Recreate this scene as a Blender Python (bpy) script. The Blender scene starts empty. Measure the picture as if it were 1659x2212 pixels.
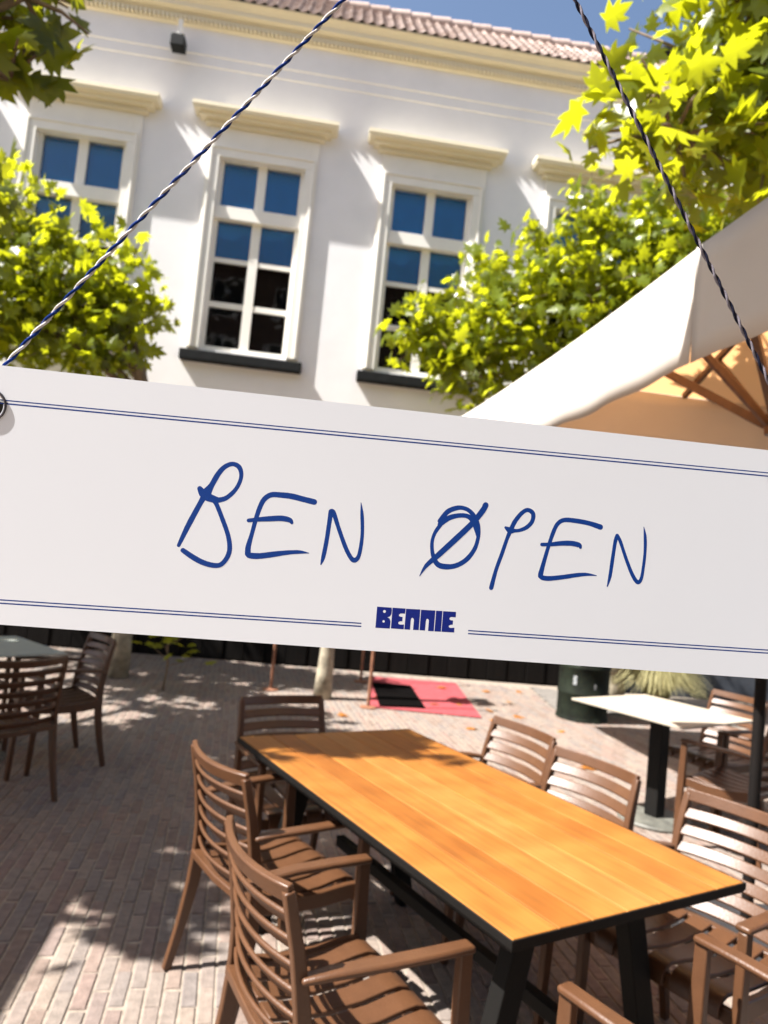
import bpy, bmesh, math, random
from mathutils import Vector, Matrix, noise

# ------------------------------------------------------------------ camera, sky, sun, exposure
scene = bpy.context.scene
COL = scene.collection
R = math.radians
EYE = Vector((0.0, 0.0, 1.6))
PITCH, ROLL = 0.0623771492, 0.0962595458
cam_d = bpy.data.cameras.new('camera')
cam = bpy.data.objects.new('camera', cam_d)
COL.objects.link(cam)
scene.camera = cam
fwd = Vector((0, math.cos(PITCH), math.sin(PITCH)))
up0 = Vector((0, -math.sin(PITCH), math.cos(PITCH)))
rt0 = Vector((1, 0, 0))
rt = math.cos(ROLL) * rt0 + math.sin(ROLL) * up0
up = -math.sin(ROLL) * rt0 + math.cos(ROLL) * up0
m3 = Matrix((rt, up, -fwd)).transposed()
cam.matrix_world = Matrix.Translation(EYE) @ m3.to_4x4()
cam_d.sensor_fit = 'VERTICAL'
cam_d.sensor_height = 36.0
cam_d.sensor_width = 27.0
cam_d.lens = 1574.26 / 2212 * 36.0
cam_d.clip_start = 0.02
cam_d.clip_end = 1500
cam_d.dof.use_dof = True
cam_d.dof.focus_distance = 0.74
cam_d.dof.aperture_fstop = 7.0

SUN_DIR = Vector((0.714, 0.255, -1.0)).normalized()      # the way the light travels
world = bpy.data.worlds.new('World')
scene.world = world
world.use_nodes = True
nt = world.node_tree
bg = nt.nodes['Background']
sky = nt.nodes.new('ShaderNodeTexSky')
sky.sky_type = 'NISHITA'
sky.sun_disc = False
sky.sun_elevation = R(52.8)
sky.sun_rotation = R(250.3)
sky.air_density = 1.0
sky.dust_density = 2.0
sky.ozone_density = 1.0
nt.links.new(sky.outputs['Color'], bg.inputs['Color'])
bg.inputs['Strength'].default_value = 0.06

sun_d = bpy.data.lights.new('sun', 'SUN')
sun_d.energy = 5.0
sun_d.angle = R(0.53)
sun_d.color = (1.0, 0.955, 0.90)
sun = bpy.data.objects.new('sun', sun_d)
COL.objects.link(sun)
sun.rotation_euler = SUN_DIR.to_track_quat('-Z', 'Y').to_euler()
sun.location = (-8, -3, 12)

scene.view_settings.view_transform = 'Standard'
scene.view_settings.look = 'None'
scene.view_settings.exposure = 1.75
scene.view_settings.gamma = 1.0
scene.view_settings.use_curve_mapping = False
scene.render.engine = 'CYCLES'

random.seed(7)

# ------------------------------------------------------------------ helpers
def project(p):
    d = Vector(p) - EYE
    z = d.dot(fwd)
    if z < 0.05:
        return None
    return (0.5 + 1574.26 / 1659 * d.dot(rt) / z, 0.5 - 1574.26 / 2212 * d.dot(up) / z)


def tag(o, label=None, cat=None, group=None, kind=None):
    if label: o['label'] = label
    if cat: o['category'] = cat
    if group: o['group'] = group
    if kind: o['kind'] = kind
    return o


def empty(name, loc=(0, 0, 0), rz=0.0, label=None, cat=None, group=None):
    o = bpy.data.objects.new(name, None)
    o.empty_display_size = 0.1
    COL.objects.link(o)
    o.location = loc
    o.rotation_euler = (0, 0, rz)
    return tag(o, label, cat, group)


class MB:
    def __init__(s):
        s.v = []; s.f = []

    def add(s, vs, fs):
        n = len(s.v)
        s.v += [tuple(x) for x in vs]
        s.f += [tuple(i + n for i in f) for f in fs]
        return s

    def box(s, a, b, M=None):
        (x0, y0, z0), (x1, y1, z1) = a, b
        vs = [Vector(c) for c in ((x0, y0, z0), (x1, y0, z0), (x1, y1, z0), (x0, y1, z0),
                                  (x0, y0, z1), (x1, y0, z1), (x1, y1, z1), (x0, y1, z1))]
        if M: vs = [M @ v for v in vs]
        return s.add(vs, [(3, 2, 1, 0), (4, 5, 6, 7), (0, 1, 5, 4), (1, 2, 6, 5), (2, 3, 7, 6), (3, 0, 4, 7)])

    def loft(s, rings, cap=True, closed=False):
        n = len(rings[0]); base = len(s.v)
        for r in rings: s.v += [tuple(p) for p in r]
        m = len(rings)
        for i in range(m if closed else m - 1):
            a = base + i * n; b = base + ((i + 1) % m) * n
            for j in range(n):
                k = (j + 1) % n
                s.f.append((a + j, a + k, b + k, b + j))
        if cap and not closed:
            s.f.append(tuple(base + j for j in reversed(range(n))))
            s.f.append(tuple(base + (m - 1) * n + j for j in range(n)))
        return s

    def tube(s, pts, rad, n=8, cap=True):
        pts = [Vector(p) for p in pts]
        rings = []; ref = None
        for i, p in enumerate(pts):
            d = (pts[min(i + 1, len(pts) - 1)] - pts[max(i - 1, 0)]).normalized()
            if ref is None:
                ref = d.orthogonal().normalized()
            ref = (ref - d * ref.dot(d)).normalized()
            b = d.cross(ref)
            r = rad[i] if isinstance(rad, (list, tuple)) else rad
            rings.append([p + (ref * math.cos(2 * math.pi * k / n) + b * math.sin(2 * math.pi * k / n)) * r for k in range(n)])
        return s.loft(rings, cap)

    def sweep(s, pts, w, h, side=Vector((1, 0, 0))):
        """rectangular bar along pts; side = direction of its width w, h = the other"""
        pts = [Vector(p) for p in pts]; rings = []
        for i, p in enumerate(pts):
            d = (pts[min(i + 1, len(pts) - 1)] - pts[max(i - 1, 0)]).normalized()
            sd = (side - d * side.dot(d)).normalized()
            u = d.cross(sd)
            ww = w[i] if isinstance(w, (list, tuple)) else w
            hh = h[i] if isinstance(h, (list, tuple)) else h
            rings.append([p + sd * ww / 2 + u * hh / 2, p - sd * ww / 2 + u * hh / 2, p - sd * ww / 2 - u * hh / 2, p + sd * ww / 2 - u * hh / 2])
        return s.loft(rings)

    def lathe(s, prof, n=32, c=(0, 0, 0)):
        rings = [[(c[0] + r * math.cos(2 * math.pi * k / n), c[1] + r * math.sin(2 * math.pi * k / n), c[2] + z) for k in range(n)] for r, z in prof]
        return s.loft(rings)

    def mesh(s, name, mat, smooth=False):
        me = bpy.data.meshes.new(name)
        me.from_pydata(s.v, [], s.f)
        if mat: me.materials.append(mat)
        if smooth: me.shade_smooth()
        me.update()
        return me

    def build(s, name, mat, parent=None, smooth=False, bevel=0.0, angle=None, recalc=True):
        me = s.mesh(name, mat, False)
        if recalc:
            bm = bmesh.new(); bm.from_mesh(me)
            bmesh.ops.recalc_face_normals(bm, faces=bm.faces)
            bm.to_mesh(me); bm.free()
        if smooth:
            me.shade_smooth()
            if angle: me.set_sharp_from_angle(angle=R(angle))
        o = bpy.data.objects.new(name, me)
        COL.objects.link(o)
        if parent: o.parent = parent
        if bevel:
            b = o.modifiers.new('bevel', 'BEVEL')
            b.width = bevel; b.segments = 2; b.limit_method = 'ANGLE'; b.angle_limit = R(35)
            b.harden_normals = False
        return o


def link(name, me, parent=None, M=None):
    o = bpy.data.objects.new(name, me)
    COL.objects.link(o)
    if parent: o.parent = parent
    if M is not None: o.matrix_local = M
    return o


def copy_tree(o, parent=None):
    c = o.copy(); COL.objects.link(c); c.parent = parent
    for ch in list(o.children): copy_tree(ch, c)
    return c


def catmull(pts, n=6):
    out = []
    P = [pts[0]] + list(pts) + [pts[-1]]
    for i in range(1, len(P) - 2):
        a, b, c, d = P[i - 1], P[i], P[i + 1], P[i + 2]
        for k in range(n):
            t = k / n
            out.append(tuple(0.5 * (2 * b[j] + (c[j] - a[j]) * t + (2 * a[j] - 5 * b[j] + 4 * c[j] - d[j]) * t * t + (3 * b[j] - a[j] - 3 * c[j] + d[j]) * t ** 3) for j in range(len(b))))
    out.append(tuple(pts[-1]))
    return out


# ------------------------------------------------------------------ materials
def new_mat(name):
    m = bpy.data.materials.new(name); m.use_nodes = True
    t = m.node_tree
    return m, t, t.nodes['Principled BSDF']


def ramp(t, fac, stops):
    r = t.nodes.new('ShaderNodeValToRGB')
    e = r.color_ramp.elements
    while len(e) < len(stops): e.new(0.5)
    for i, (p, c) in enumerate(stops):
        e[i].position = p; e[i].color = (*c, 1)
    t.links.new(fac, r.inputs['Fac'])
    return r.outputs['Color']


def mat(name, col, rough=0.6, var=0.12, scale=6.0, bump=0.0, bscale=60.0, metal=0.0, spec=0.5, stretch=None, col2=None):
    m, t, p = new_mat(name)
    tc = t.nodes.new('ShaderNodeTexCoord')
    mp = t.nodes.new('ShaderNodeMapping')
    t.links.new(tc.outputs['Object'], mp.inputs['Vector'])
    if stretch: mp.inputs['Scale'].default_value = stretch
    n = t.nodes.new('ShaderNodeTexNoise')
    n.inputs['Scale'].default_value = scale; n.inputs['Detail'].default_value = 6; n.inputs['Roughness'].default_value = 0.62
    t.links.new(mp.outputs['Vector'], n.inputs['Vector'])
    lo = tuple(c * (1 - var) for c in col)
    hi = col2 if col2 else tuple(min(1, c * (1 + var)) for c in col)
    t.links.new(ramp(t, n.outputs['Fac'], [(0.3, lo), (0.7, hi)]), p.inputs['Base Color'])
    p.inputs['Roughness'].default_value = rough
    p.inputs['Metallic'].default_value = metal
    p.inputs['Specular IOR Level'].default_value = spec
    if bump:
        n2 = t.nodes.new('ShaderNodeTexNoise')
        n2.inputs['Scale'].default_value = bscale; n2.inputs['Detail'].default_value = 5
        t.links.new(mp.outputs['Vector'], n2.inputs['Vector'])
        b = t.nodes.new('ShaderNodeBump'); b.inputs['Strength'].default_value = bump; b.inputs['Distance'].default_value = 0.01
        t.links.new(n2.outputs['Fac'], b.inputs['Height'])
        t.links.new(b.outputs['Normal'], p.inputs['Normal'])
    return m


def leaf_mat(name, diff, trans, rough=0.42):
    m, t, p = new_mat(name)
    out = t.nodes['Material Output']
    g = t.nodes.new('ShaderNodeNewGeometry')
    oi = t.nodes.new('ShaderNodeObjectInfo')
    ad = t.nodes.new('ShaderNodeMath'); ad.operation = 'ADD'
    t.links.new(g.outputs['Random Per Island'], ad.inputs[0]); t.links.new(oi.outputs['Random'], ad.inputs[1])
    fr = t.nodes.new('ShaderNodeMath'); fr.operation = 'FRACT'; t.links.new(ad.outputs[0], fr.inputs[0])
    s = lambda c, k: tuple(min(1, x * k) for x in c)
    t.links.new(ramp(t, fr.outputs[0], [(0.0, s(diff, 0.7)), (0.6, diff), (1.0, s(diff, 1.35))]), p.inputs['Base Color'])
    p.inputs['Roughness'].default_value = rough
    p.inputs['Specular IOR Level'].default_value = 0.5
    tr = t.nodes.new('ShaderNodeBsdfTranslucent')
    t.links.new(ramp(t, fr.outputs[0], [(0.0, s(trans, 0.75)), (0.6, trans), (1.0, s(trans, 1.15))]), tr.inputs['Color'])
    mx = t.nodes.new('ShaderNodeMixShader'); mx.inputs[0].default_value = 0.5
    t.links.new(p.outputs[0], mx.inputs[1]); t.links.new(tr.outputs[0], mx.inputs[2])
    t.links.new(mx.outputs[0], out.inputs['Surface'])
    return m


def cloth_mat(name, diff, trans, fac):
    m, t, p = new_mat(name)
    out = t.nodes['Material Output']
    tc = t.nodes.new('ShaderNodeTexCoord')
    n = t.nodes.new('ShaderNodeTexNoise'); n.inputs['Scale'].default_value = 3; n.inputs['Detail'].default_value = 6
    t.links.new(tc.outputs['Object'], n.inputs['Vector'])
    c = ramp(t, n.outputs['Fac'], [(0.3, tuple(x * 0.93 for x in diff)), (0.7, diff)])
    t.links.new(c, p.inputs['Base Color'])
    p.inputs['Roughness'].default_value = 0.9; p.inputs['Specular IOR Level'].default_value = 0.15
    w = t.nodes.new('ShaderNodeTexNoise'); w.inputs['Scale'].default_value = 900
    t.links.new(tc.outputs['Object'], w.inputs['Vector'])
    b = t.nodes.new('ShaderNodeBump'); b.inputs['Strength'].default_value = 0.15; b.inputs['Distance'].default_value = 0.002
    t.links.new(w.outputs['Fac'], b.inputs['Height']); t.links.new(b.outputs['Normal'], p.inputs['Normal'])
    tr = t.nodes.new('ShaderNodeBsdfTranslucent'); tr.inputs['Color'].default_value = (*trans, 1)
    mx = t.nodes.new('ShaderNodeMixShader'); mx.inputs[0].default_value = fac
    t.links.new(p.outputs[0], mx.inputs[1]); t.links.new(tr.outputs[0], mx.inputs[2])
    t.links.new(mx.outputs[0], out.inputs['Surface'])
    return m


def glass_mat(name):
    m, t, p = new_mat(name)
    out = t.nodes['Material Output']
    gl = t.nodes.new('ShaderNodeBsdfGlossy'); gl.inputs['Roughness'].default_value = 0.02
    tr = t.nodes.new('ShaderNodeBsdfTransparent'); tr.inputs['Color'].default_value = (0.93, 0.95, 0.95, 1)
    fr = t.nodes.new('ShaderNodeFresnel'); fr.inputs['IOR'].default_value = 1.5
    n = t.nodes.new('ShaderNodeTexNoise'); n.inputs['Scale'].default_value = 2.5
    tc = t.nodes.new('ShaderNodeTexCoord'); t.links.new(tc.outputs['Object'], n.inputs['Vector'])
    b = t.nodes.new('ShaderNodeBump'); b.inputs['Strength'].default_value = 0.06; b.inputs['Distance'].default_value = 0.05
    t.links.new(n.outputs['Fac'], b.inputs['Height']); t.links.new(b.outputs['Normal'], gl.inputs['Normal'])
    mx = t.nodes.new('ShaderNodeMixShader')
    t.links.new(fr.outputs[0], mx.inputs[0]); t.links.new(tr.outputs[0], mx.inputs[1]); t.links.new(gl.outputs[0], mx.inputs[2])
    t.links.new(mx.outputs[0], out.inputs['Surface'])
    return m


def random_mat(name, stops, rough=0.85, bump=0.35, bscale=70.0, grain=0.25, gscale=25.0):
    """one colour per piece, with grain over it"""
    m, t, p = new_mat(name)
    g = t.nodes.new('ShaderNodeNewGeometry'); oi = t.nodes.new('ShaderNodeObjectInfo')
    ad = t.nodes.new('ShaderNodeMath'); ad.operation = 'ADD'
    t.links.new(g.outputs['Random Per Island'], ad.inputs[0]); t.links.new(oi.outputs['Random'], ad.inputs[1])
    fr = t.nodes.new('ShaderNodeMath'); fr.operation = 'FRACT'; t.links.new(ad.outputs[0], fr.inputs[0])
    c = ramp(t, fr.outputs[0], stops)
    n = t.nodes.new('ShaderNodeTexNoise'); n.inputs['Scale'].default_value = gscale; n.inputs['Detail'].default_value = 6
    t.links.new(g.outputs['Position'], n.inputs['Vector'])
    k = ramp(t, n.outputs['Fac'], [(0.3, (1 - grain,) * 3), (0.7, (1 + grain * 0.4,) * 3)])
    mx = t.nodes.new('ShaderNodeMix'); mx.data_type = 'RGBA'; mx.blend_type = 'MULTIPLY'; mx.inputs[0].default_value = 1
    t.links.new(c, mx.inputs[6]); t.links.new(k, mx.inputs[7])
    t.links.new(mx.outputs[2], p.inputs['Base Color'])
    p.inputs['Roughness'].default_value = rough
    p.inputs['Specular IOR Level'].default_value = 0.3
    n2 = t.nodes.new('ShaderNodeTexNoise'); n2.inputs['Scale'].default_value = bscale; n2.inputs['Detail'].default_value = 4
    t.links.new(g.outputs['Position'], n2.inputs['Vector'])
    b = t.nodes.new('ShaderNodeBump'); b.inputs['Strength'].default_value = bump; b.inputs['Distance'].default_value = 0.006
    t.links.new(n2.outputs['Fac'], b.inputs['Height']); t.links.new(b.outputs['Normal'], p.inputs['Normal'])
    return m


def plank_mat(name):
    m, t, p = new_mat(name)
    tc = t.nodes.new('ShaderNodeTexCoord'); oi = t.nodes.new('ShaderNodeObjectInfo')
    mp = t.nodes.new('ShaderNodeMapping'); mp.inputs['Scale'].default_value = (1.2, 26, 26)
    cx = t.nodes.new('ShaderNodeCombineXYZ')
    mu = t.nodes.new('ShaderNodeMath'); mu.operation = 'MULTIPLY'; mu.inputs[1].default_value = 37
    t.links.new(oi.outputs['Random'], mu.inputs[0])
    t.links.new(mu.outputs[0], cx.inputs[0]); t.links.new(mu.outputs[0], cx.inputs[1])
    t.links.new(cx.outputs[0], mp.inputs['Location'])
    t.links.new(tc.outputs['Object'], mp.inputs['Vector'])
    n = t.nodes.new('ShaderNodeTexNoise'); n.inputs['Scale'].default_value = 2.2; n.inputs['Detail'].default_value = 7
    n.inputs['Roughness'].default_value = 0.6; n.inputs['Distortion'].default_value = 0.6
    t.links.new(mp.outputs[0], n.inputs['Vector'])
    grain = ramp(t, n.outputs['Fac'], [(0.25, (0.60,) * 3), (0.48, (0.98,) * 3), (0.8, (1.15,) * 3)])
    base = ramp(t, oi.outputs['Alpha'], [(0.0, (0.2349, 0.0870, 0.0141)), (0.35, (0.3084, 0.1306, 0.0260)), (0.7, (0.2716, 0.1088, 0.0190)), (1.0, (0.3524, 0.1610, 0.0426))])
    n3 = t.nodes.new('ShaderNodeTexNoise'); n3.inputs['Scale'].default_value = 4
    t.links.new(tc.outputs['Object'], n3.inputs['Vector'])
    bl = ramp(t, n3.outputs['Fac'], [(0.32, (0.78, 0.68, 0.55)), (0.58, (1, 1, 1))])
    mx = t.nodes.new('ShaderNodeMix'); mx.data_type = 'RGBA'; mx.blend_type = 'MULTIPLY'; mx.inputs[0].default_value = 1
    t.links.new(base, mx.inputs[6]); t.links.new(grain, mx.inputs[7])
    mo = t.nodes.new('ShaderNodeMix'); mo.data_type = 'RGBA'; mo.blend_type = 'MULTIPLY'; mo.inputs[0].default_value = 1
    t.links.new(mx.outputs[2], mo.inputs[6]); t.links.new(oi.outputs['Color'], mo.inputs[7])
    my = t.nodes.new('ShaderNodeMix'); my.data_type = 'RGBA'; my.blend_type = 'MULTIPLY'; my.inputs[0].default_value = 1
    t.links.new(mo.outputs[2], my.inputs[6]); t.links.new(bl, my.inputs[7])
    t.links.new(my.outputs[2], p.inputs['Base Color'])
    p.inputs['Roughness'].default_value = 0.5
    p.inputs['Specular IOR Level'].default_value = 0.35
    b = t.nodes.new('ShaderNodeBump'); b.inputs['Strength'].default_value = 0.12; b.inputs['Distance'].default_value = 0.003
    t.links.new(n.outputs['Fac'], b.inputs['Height']); t.links.new(b.outputs['Normal'], p.inputs['Normal'])
    return m


M_stucco = mat('white stucco', (0.82, 0.81, 0.815), 0.9, 0.06, 0.9, 0.25, 45, spec=0.2)
M_trim = mat('cream painted trim', (0.81, 0.735, 0.55), 0.6, 0.04, 2.0, 0.05, 30, spec=0.3)
M_frame = mat('ivory window paint', (0.84, 0.81, 0.74), 0.5, 0.04, 3.0, spec=0.4)
M_sill = mat('dark slate sill', (0.011, 0.012, 0.013), 0.7, 0.25, 8.0, 0.2, 50, spec=0.15)
M_blind = mat('blue blind cloth', (0.002, 0.30, 0.88), 0.9, 0.06, 2.0, spec=0.1)
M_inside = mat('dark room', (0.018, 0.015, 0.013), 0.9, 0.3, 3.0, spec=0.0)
M_glass = glass_mat('window glass')
M_board = mat('black stained timber', (0.007, 0.006, 0.0055), 0.8, 0.3, 3.0, 0.3, 30, stretch=(8, 8, 0.6), spec=0.08)
M_plinth = mat('blue grey plinth', (0.055, 0.062, 0.075), 0.7, 0.25, 6.0, 0.2, 40)
M_render = mat('beige render', (0.50, 0.42, 0.35), 0.9, 0.1, 2.0, 0.3, 40, spec=0.2)
M_tile = random_mat('terracotta tile', [(0.0, (0.34, 0.25, 0.21)), (0.35, (0.43, 0.33, 0.285)), (0.7, (0.48, 0.38, 0.335)), (1.0, (0.39, 0.30, 0.265))], 0.85, 0.25, 40)
M_roofbase = mat('dark roof underlay', (0.035, 0.026, 0.022), 0.9, 0.2)
M_black = mat('black painted metal', (0.007, 0.008, 0.008), 0.6, 0.2, 10.0, 0.05, 60, spec=0.2)
M_table = mat('black powder coated steel', (0.005, 0.0045, 0.004), 0.6, 0.2, 12.0, 0.05, 80, spec=0.2)
M_plank = plank_mat('orange oiled planks')
M_chair = mat('brown moulded resin', (0.078, 0.034, 0.0150), 0.40, 0.12, 14.0, 0.12, 160, spec=0.45)
M_brick = random_mat('paving brick', [(0.0, (0.1745, 0.1307, 0.1080)), (0.2, (0.2130, 0.1615, 0.1337)), (0.4, (0.1847, 0.1589, 0.1415)), (0.55, (0.2233, 0.1795, 0.1466)), (0.75, (0.1668, 0.1435, 0.1322)), (0.9, (0.2027, 0.1435, 0.1209)), (1.0, (0.2284, 0.1872, 0.1569))], 0.9, 0.5, 90)
M_joint = mat('sand joints', (0.2550, 0.2164, 0.1777), 0.95, 0.25, 30, 0.4, 200, spec=0.1)
M_gravel = mat('dark gravel', (0.17, 0.155, 0.14), 0.95, 0.45, 40, 0.8, 120, spec=0.2)
M_ground = mat('earth ground', (0.24, 0.20, 0.16), 0.95, 0.2, 1.0, 0.3, 30, spec=0.1)
M_board_white = mat('white sign board', (0.77, 0.80, 0.86), 0.32, 0.012, 3.0, spec=0.45)
M_ink = mat('blue sign ink', (0.003, 0.042, 0.245), 0.5, 0.15, 900.0, 0.05, 1500, spec=0.25)
M_logo = mat('royal blue logo ink', (0.004, 0.016, 0.20), 0.5, 0.15, 600.0, spec=0.25)
M_line = mat('blue printed line', (0.004, 0.036, 0.22), 0.5, 0.1, 400.0, spec=0.25)
M_steel = mat('dull steel', (0.12, 0.115, 0.13), 0.35, 0.2, 30, metal=0.8)
M_twine_w = mat('white cotton strand', (0.72, 0.69, 0.67), 0.95, 0.18, 700.0, 0.6, 1800, spec=0.1)
M_twine_b = mat('navy cotton strand', (0.009, 0.034, 0.20), 0.95, 0.3, 700.0, 0.6, 1800, spec=0.1)
M_twine_g = mat('grey cotton strand', (0.23, 0.21, 0.25), 0.95, 0.25, 700.0, 0.6, 1800, spec=0.1)
M_twine_k = mat('black cotton strand', (0.012, 0.013, 0.030), 0.95, 0.3, 700.0, 0.6, 1800, spec=0.1)
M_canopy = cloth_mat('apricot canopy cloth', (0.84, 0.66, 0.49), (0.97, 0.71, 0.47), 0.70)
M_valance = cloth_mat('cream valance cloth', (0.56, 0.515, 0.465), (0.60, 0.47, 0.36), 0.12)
M_rib = mat('brown varnished wood', (0.10, 0.046, 0.020), 0.5, 0.2, 6, stretch=(3, 3, 3))
M_mast = mat('dark bronze mast', (0.007, 0.0055, 0.005), 0.7, 0.2, 10, spec=0.15)
M_stone = mat('pale stone table top', (0.34, 0.305, 0.25), 0.6, 0.06, 12, spec=0.4)
M_greentop = mat('grey green table top', (0.36, 0.38, 0.34), 0.4, 0.08, 12, spec=0.4)
M_rug = mat('red carpet', (0.30, 0.066, 0.074), 0.95, 0.18, 14, 0.6, 300, spec=0.05)
M_doormat = mat('black rubber mat', (0.0035, 0.003, 0.003), 0.95, 0.2, 60, 0.6, 300, spec=0.02)
M_rust = mat('rusty iron', (0.20, 0.085, 0.045), 0.8, 0.35, 30, 0.4, 120)
M_drum = mat('peeling green drum paint', (0.004, 0.005, 0.004), 0.75, 0.4, 6.0, 0.25, 40, spec=0.15, col2=(0.014, 0.020, 0.012))
M_drumlabel = mat('faded drum label', (0.10, 0.13, 0.17), 0.8, 0.4, 30, col2=(0.34, 0.36, 0.36))
M_trunk = mat('pale plane bark', (0.22, 0.185, 0.13), 0.95, 0.45, 7.0, 0.6, 40, col2=(0.44, 0.39, 0.29))
M_twig = mat('brown twig bark', (0.16, 0.115, 0.075), 0.9, 0.3, 20, 0.4, 60)
M_leaf_near = leaf_mat('plane leaf', (0.090, 0.120, 0.009), (0.58, 0.60, 0.012), 0.36)
M_leaf_shaded = leaf_mat('shaded plane leaf', (0.055, 0.082, 0.008), (0.42, 0.43, 0.010), 0.36)  # plane leaf copy, darkened to put the crown's shade into its colour
M_leaf_far = leaf_mat('plane leaf beyond', (0.095, 0.130, 0.011), (0.60, 0.63, 0.014), 0.28)
M_leaf_dry = leaf_mat('dry leaf', (0.50, 0.19, 0.03), (0.55, 0.25, 0.05), 0.7)
M_grass = leaf_mat('ornamental grass', (0.42, 0.39, 0.20), (0.46, 0.43, 0.22), 0.6)
M_pot = mat('dark planter', (0.018, 0.018, 0.02), 0.7, 0.3, 8)

# ------------------------------------------------------------------ ground
g = MB().add([(-300, -300, -0.03), (300, -300, -0.03), (300, 400, -0.03), (-300, 400, -0.03)], [(0, 1, 2, 3)]).build('ground', M_ground)
tag(g, kind='structure')
pav = MB().add([(-14, -3, -0.005), (16, -3, -0.005), (16, 12, -0.005), (-14, 12, -0.005)], [(0, 1, 2, 3)]).build('brick_pavement', M_joint)
tag(pav, kind='structure')
ANG = R(101)
bl, bw, gap = 0.205, 0.052, 0.008
dl = Vector((math.cos(ANG), math.sin(ANG), 0)); dw = Vector((math.sin(ANG), -math.cos(ANG), 0))
def brick_mb(mb, M, l=bl, w=bw):
    h, c = 0.0, 0.004
    a, b = l / 2, w / 2
    vs = [(-a, -b, -0.03), (a, -b, -0.03), (a, b, -0.03), (-a, b, -0.03), (-a, -b, -c), (a, -b, -c), (a, b, -c), (-a, b, -c),
          (-a + c, -b + c, h), (a - c, -b + c, h), (a - c, b - c, h), (-a + c, b - c, h)]
    fs = [(8, 9, 10, 11), (0, 1, 5, 4), (1, 2, 6, 5), (2, 3, 7, 6), (3, 0, 4, 7), (4, 5, 9, 8), (5, 6, 10, 9), (6, 7, 11, 10), (7, 4, 8, 11)]
    mb.add([M @ Vector(v) for v in vs], fs)
rb = random.Random(3)
cells = []
for i in range(-170, 200):
    for j in range(-8, 62):
        off = (i % 2) * 0.5 + rb.uniform(-0.06, 0.06)
        p = dw * (i * (bw + gap)) + dl * ((j + off) * (bl + gap))
        if not (0.7 < p.y < 10.15 and abs(p.x) < 0.75 * p.y + 1.2 and p.x < 6.5 and p.x > -7): continue
        if p.x > 2.25 and p.y > 8.75 and p.x < 4.6: continue
        cells.append(p)
def key(p):
    q = project(p)
    inside = q and -0.01 < q[0] < 1.01 and 0.62 < q[1] < 1.0
    return (0 if inside else 1, (p - EYE).length)
cells.sort(key=key)
bm_ = MB(); brick_mb(bm_, Matrix.Identity(4)); brick_me = bm_.mesh('brick', M_brick)
rest = MB()
for n, p in enumerate(cells):
    M = Matrix.Translation(p + Vector((0, 0, rb.uniform(-0.0025, 0.0015)))) @ Matrix.Rotation(ANG + rb.uniform(-0.02, 0.02), 4, 'Z') @ Matrix.Rotation(rb.uniform(-0.012, 0.012), 4, 'X') @ Matrix.Rotation(rb.uniform(-0.005, 0.005), 4, 'Y')
    if n < 300: link('brick', brick_me, pav, M)
    else: brick_mb(rest, M)
tag(rest.build('brick_field', M_brick, pav, recalc=False), kind='stuff')
gr = MB()
N = 26
for i in range(N + 1):
    for j in range(N + 1):
        u, v = i / N, j / N
        x = 2.25 + (4.65 - 2.25) * u; y = 8.8 + (10.25 - 8.8) * v
        gr.v.append((x + rb.uniform(-.02, .02), y + rb.uniform(-.02, .02), 0.0 + rb.uniform(0, 0.016)))
for i in range(N):
    for j in range(N):
        a = i * (N + 1) + j
        gr.f.append((a, a + N + 1, a + N + 2, a + 1))
tag(gr.build('gravel_bed', M_gravel), kind='structure')

# ------------------------------------------------------------------ the white building
D = 10.2; YB = 0.113847677
nbv = Vector((-math.sin(YB), math.cos(YB), 0))
bld = empty('white_building', nbv * D, YB, 'long white stuccoed building with cream cornice, tall blue blinded windows and tiled roof', 'building')
def A(u, z, o=0.0):
    """a point read on the facade plane, moved onto a surface o metres in front of it"""
    k = (D - o) / D
    return (u * k, 1.6 + (z - 1.6) * k)
def AZ(z, o=0.0): return A(0, z, o)[1]
UL, UR = -11.0, 12.5
WIN = [-5.95, -3.495, -1.028, 1.42, 3.87, 6.32, 8.77]
W_HALF = 0.60; Z_BOT = 4.235; Z_TOP = 6.97
SHOP_TOP = 2.95; SHOP_R = 4.75
# wall: front face in strips around the openings
w = MB()
def quad(mb, x0, x1, z0, z1, y=0.0): mb.add([(x0, y, z0), (x1, y, z0), (x1, y, z1), (x0, y, z1)], [(0, 1, 2, 3)])
WALL_TOP = 8.85
xs = [UL]
for c in WIN: xs += [c - W_HALF, c + W_HALF]
xs.append(UR)
quad(w, UL, UR, Z_TOP, WALL_TOP)
quad(w, UL, SHOP_R, SHOP_TOP, Z_BOT); quad(w, SHOP_R, UR, 0.42, Z_BOT)
for i in range(0, len(xs) - 1, 2): quad(w, xs[i], xs[i + 1], Z_BOT, Z_TOP)
for c in WIN:                                  # reveals
    a, b = c - W_HALF, c + W_HALF
    w.add([(a, 0, Z_BOT), (a, .22, Z_BOT), (a, .22, Z_TOP), (a, 0, Z_TOP)], [(0, 1, 2, 3)])
    w.add([(b, 0, Z_BOT), (b, .22, Z_BOT), (b, .22, Z_TOP), (b, 0, Z_TOP)], [(3, 2, 1, 0)])
    w.add([(a, 0, Z_TOP), (b, 0, Z_TOP), (b, .22, Z_TOP), (a, .22, Z_TOP)], [(3, 2, 1, 0)])
    w.add([(a, 0, Z_BOT), (b, 0, Z_BOT), (b, .22, Z_BOT), (a, .22, Z_BOT)], [(0, 1, 2, 3)])
w.box((UL, 0.30, 0), (UL + .2, 8, WALL_TOP)); w.box((UR - .2, 0.30, 0), (UR, 8, WALL_TOP)); w.box((UL, 7.8, 0), (UR, 8, WALL_TOP))
w.box((UL, 0.002, 0.4), (UL + .2, .3, WALL_TOP)); w.box((UR - .2, 0.002, 0.4), (UR, .3, WALL_TOP))
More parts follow.
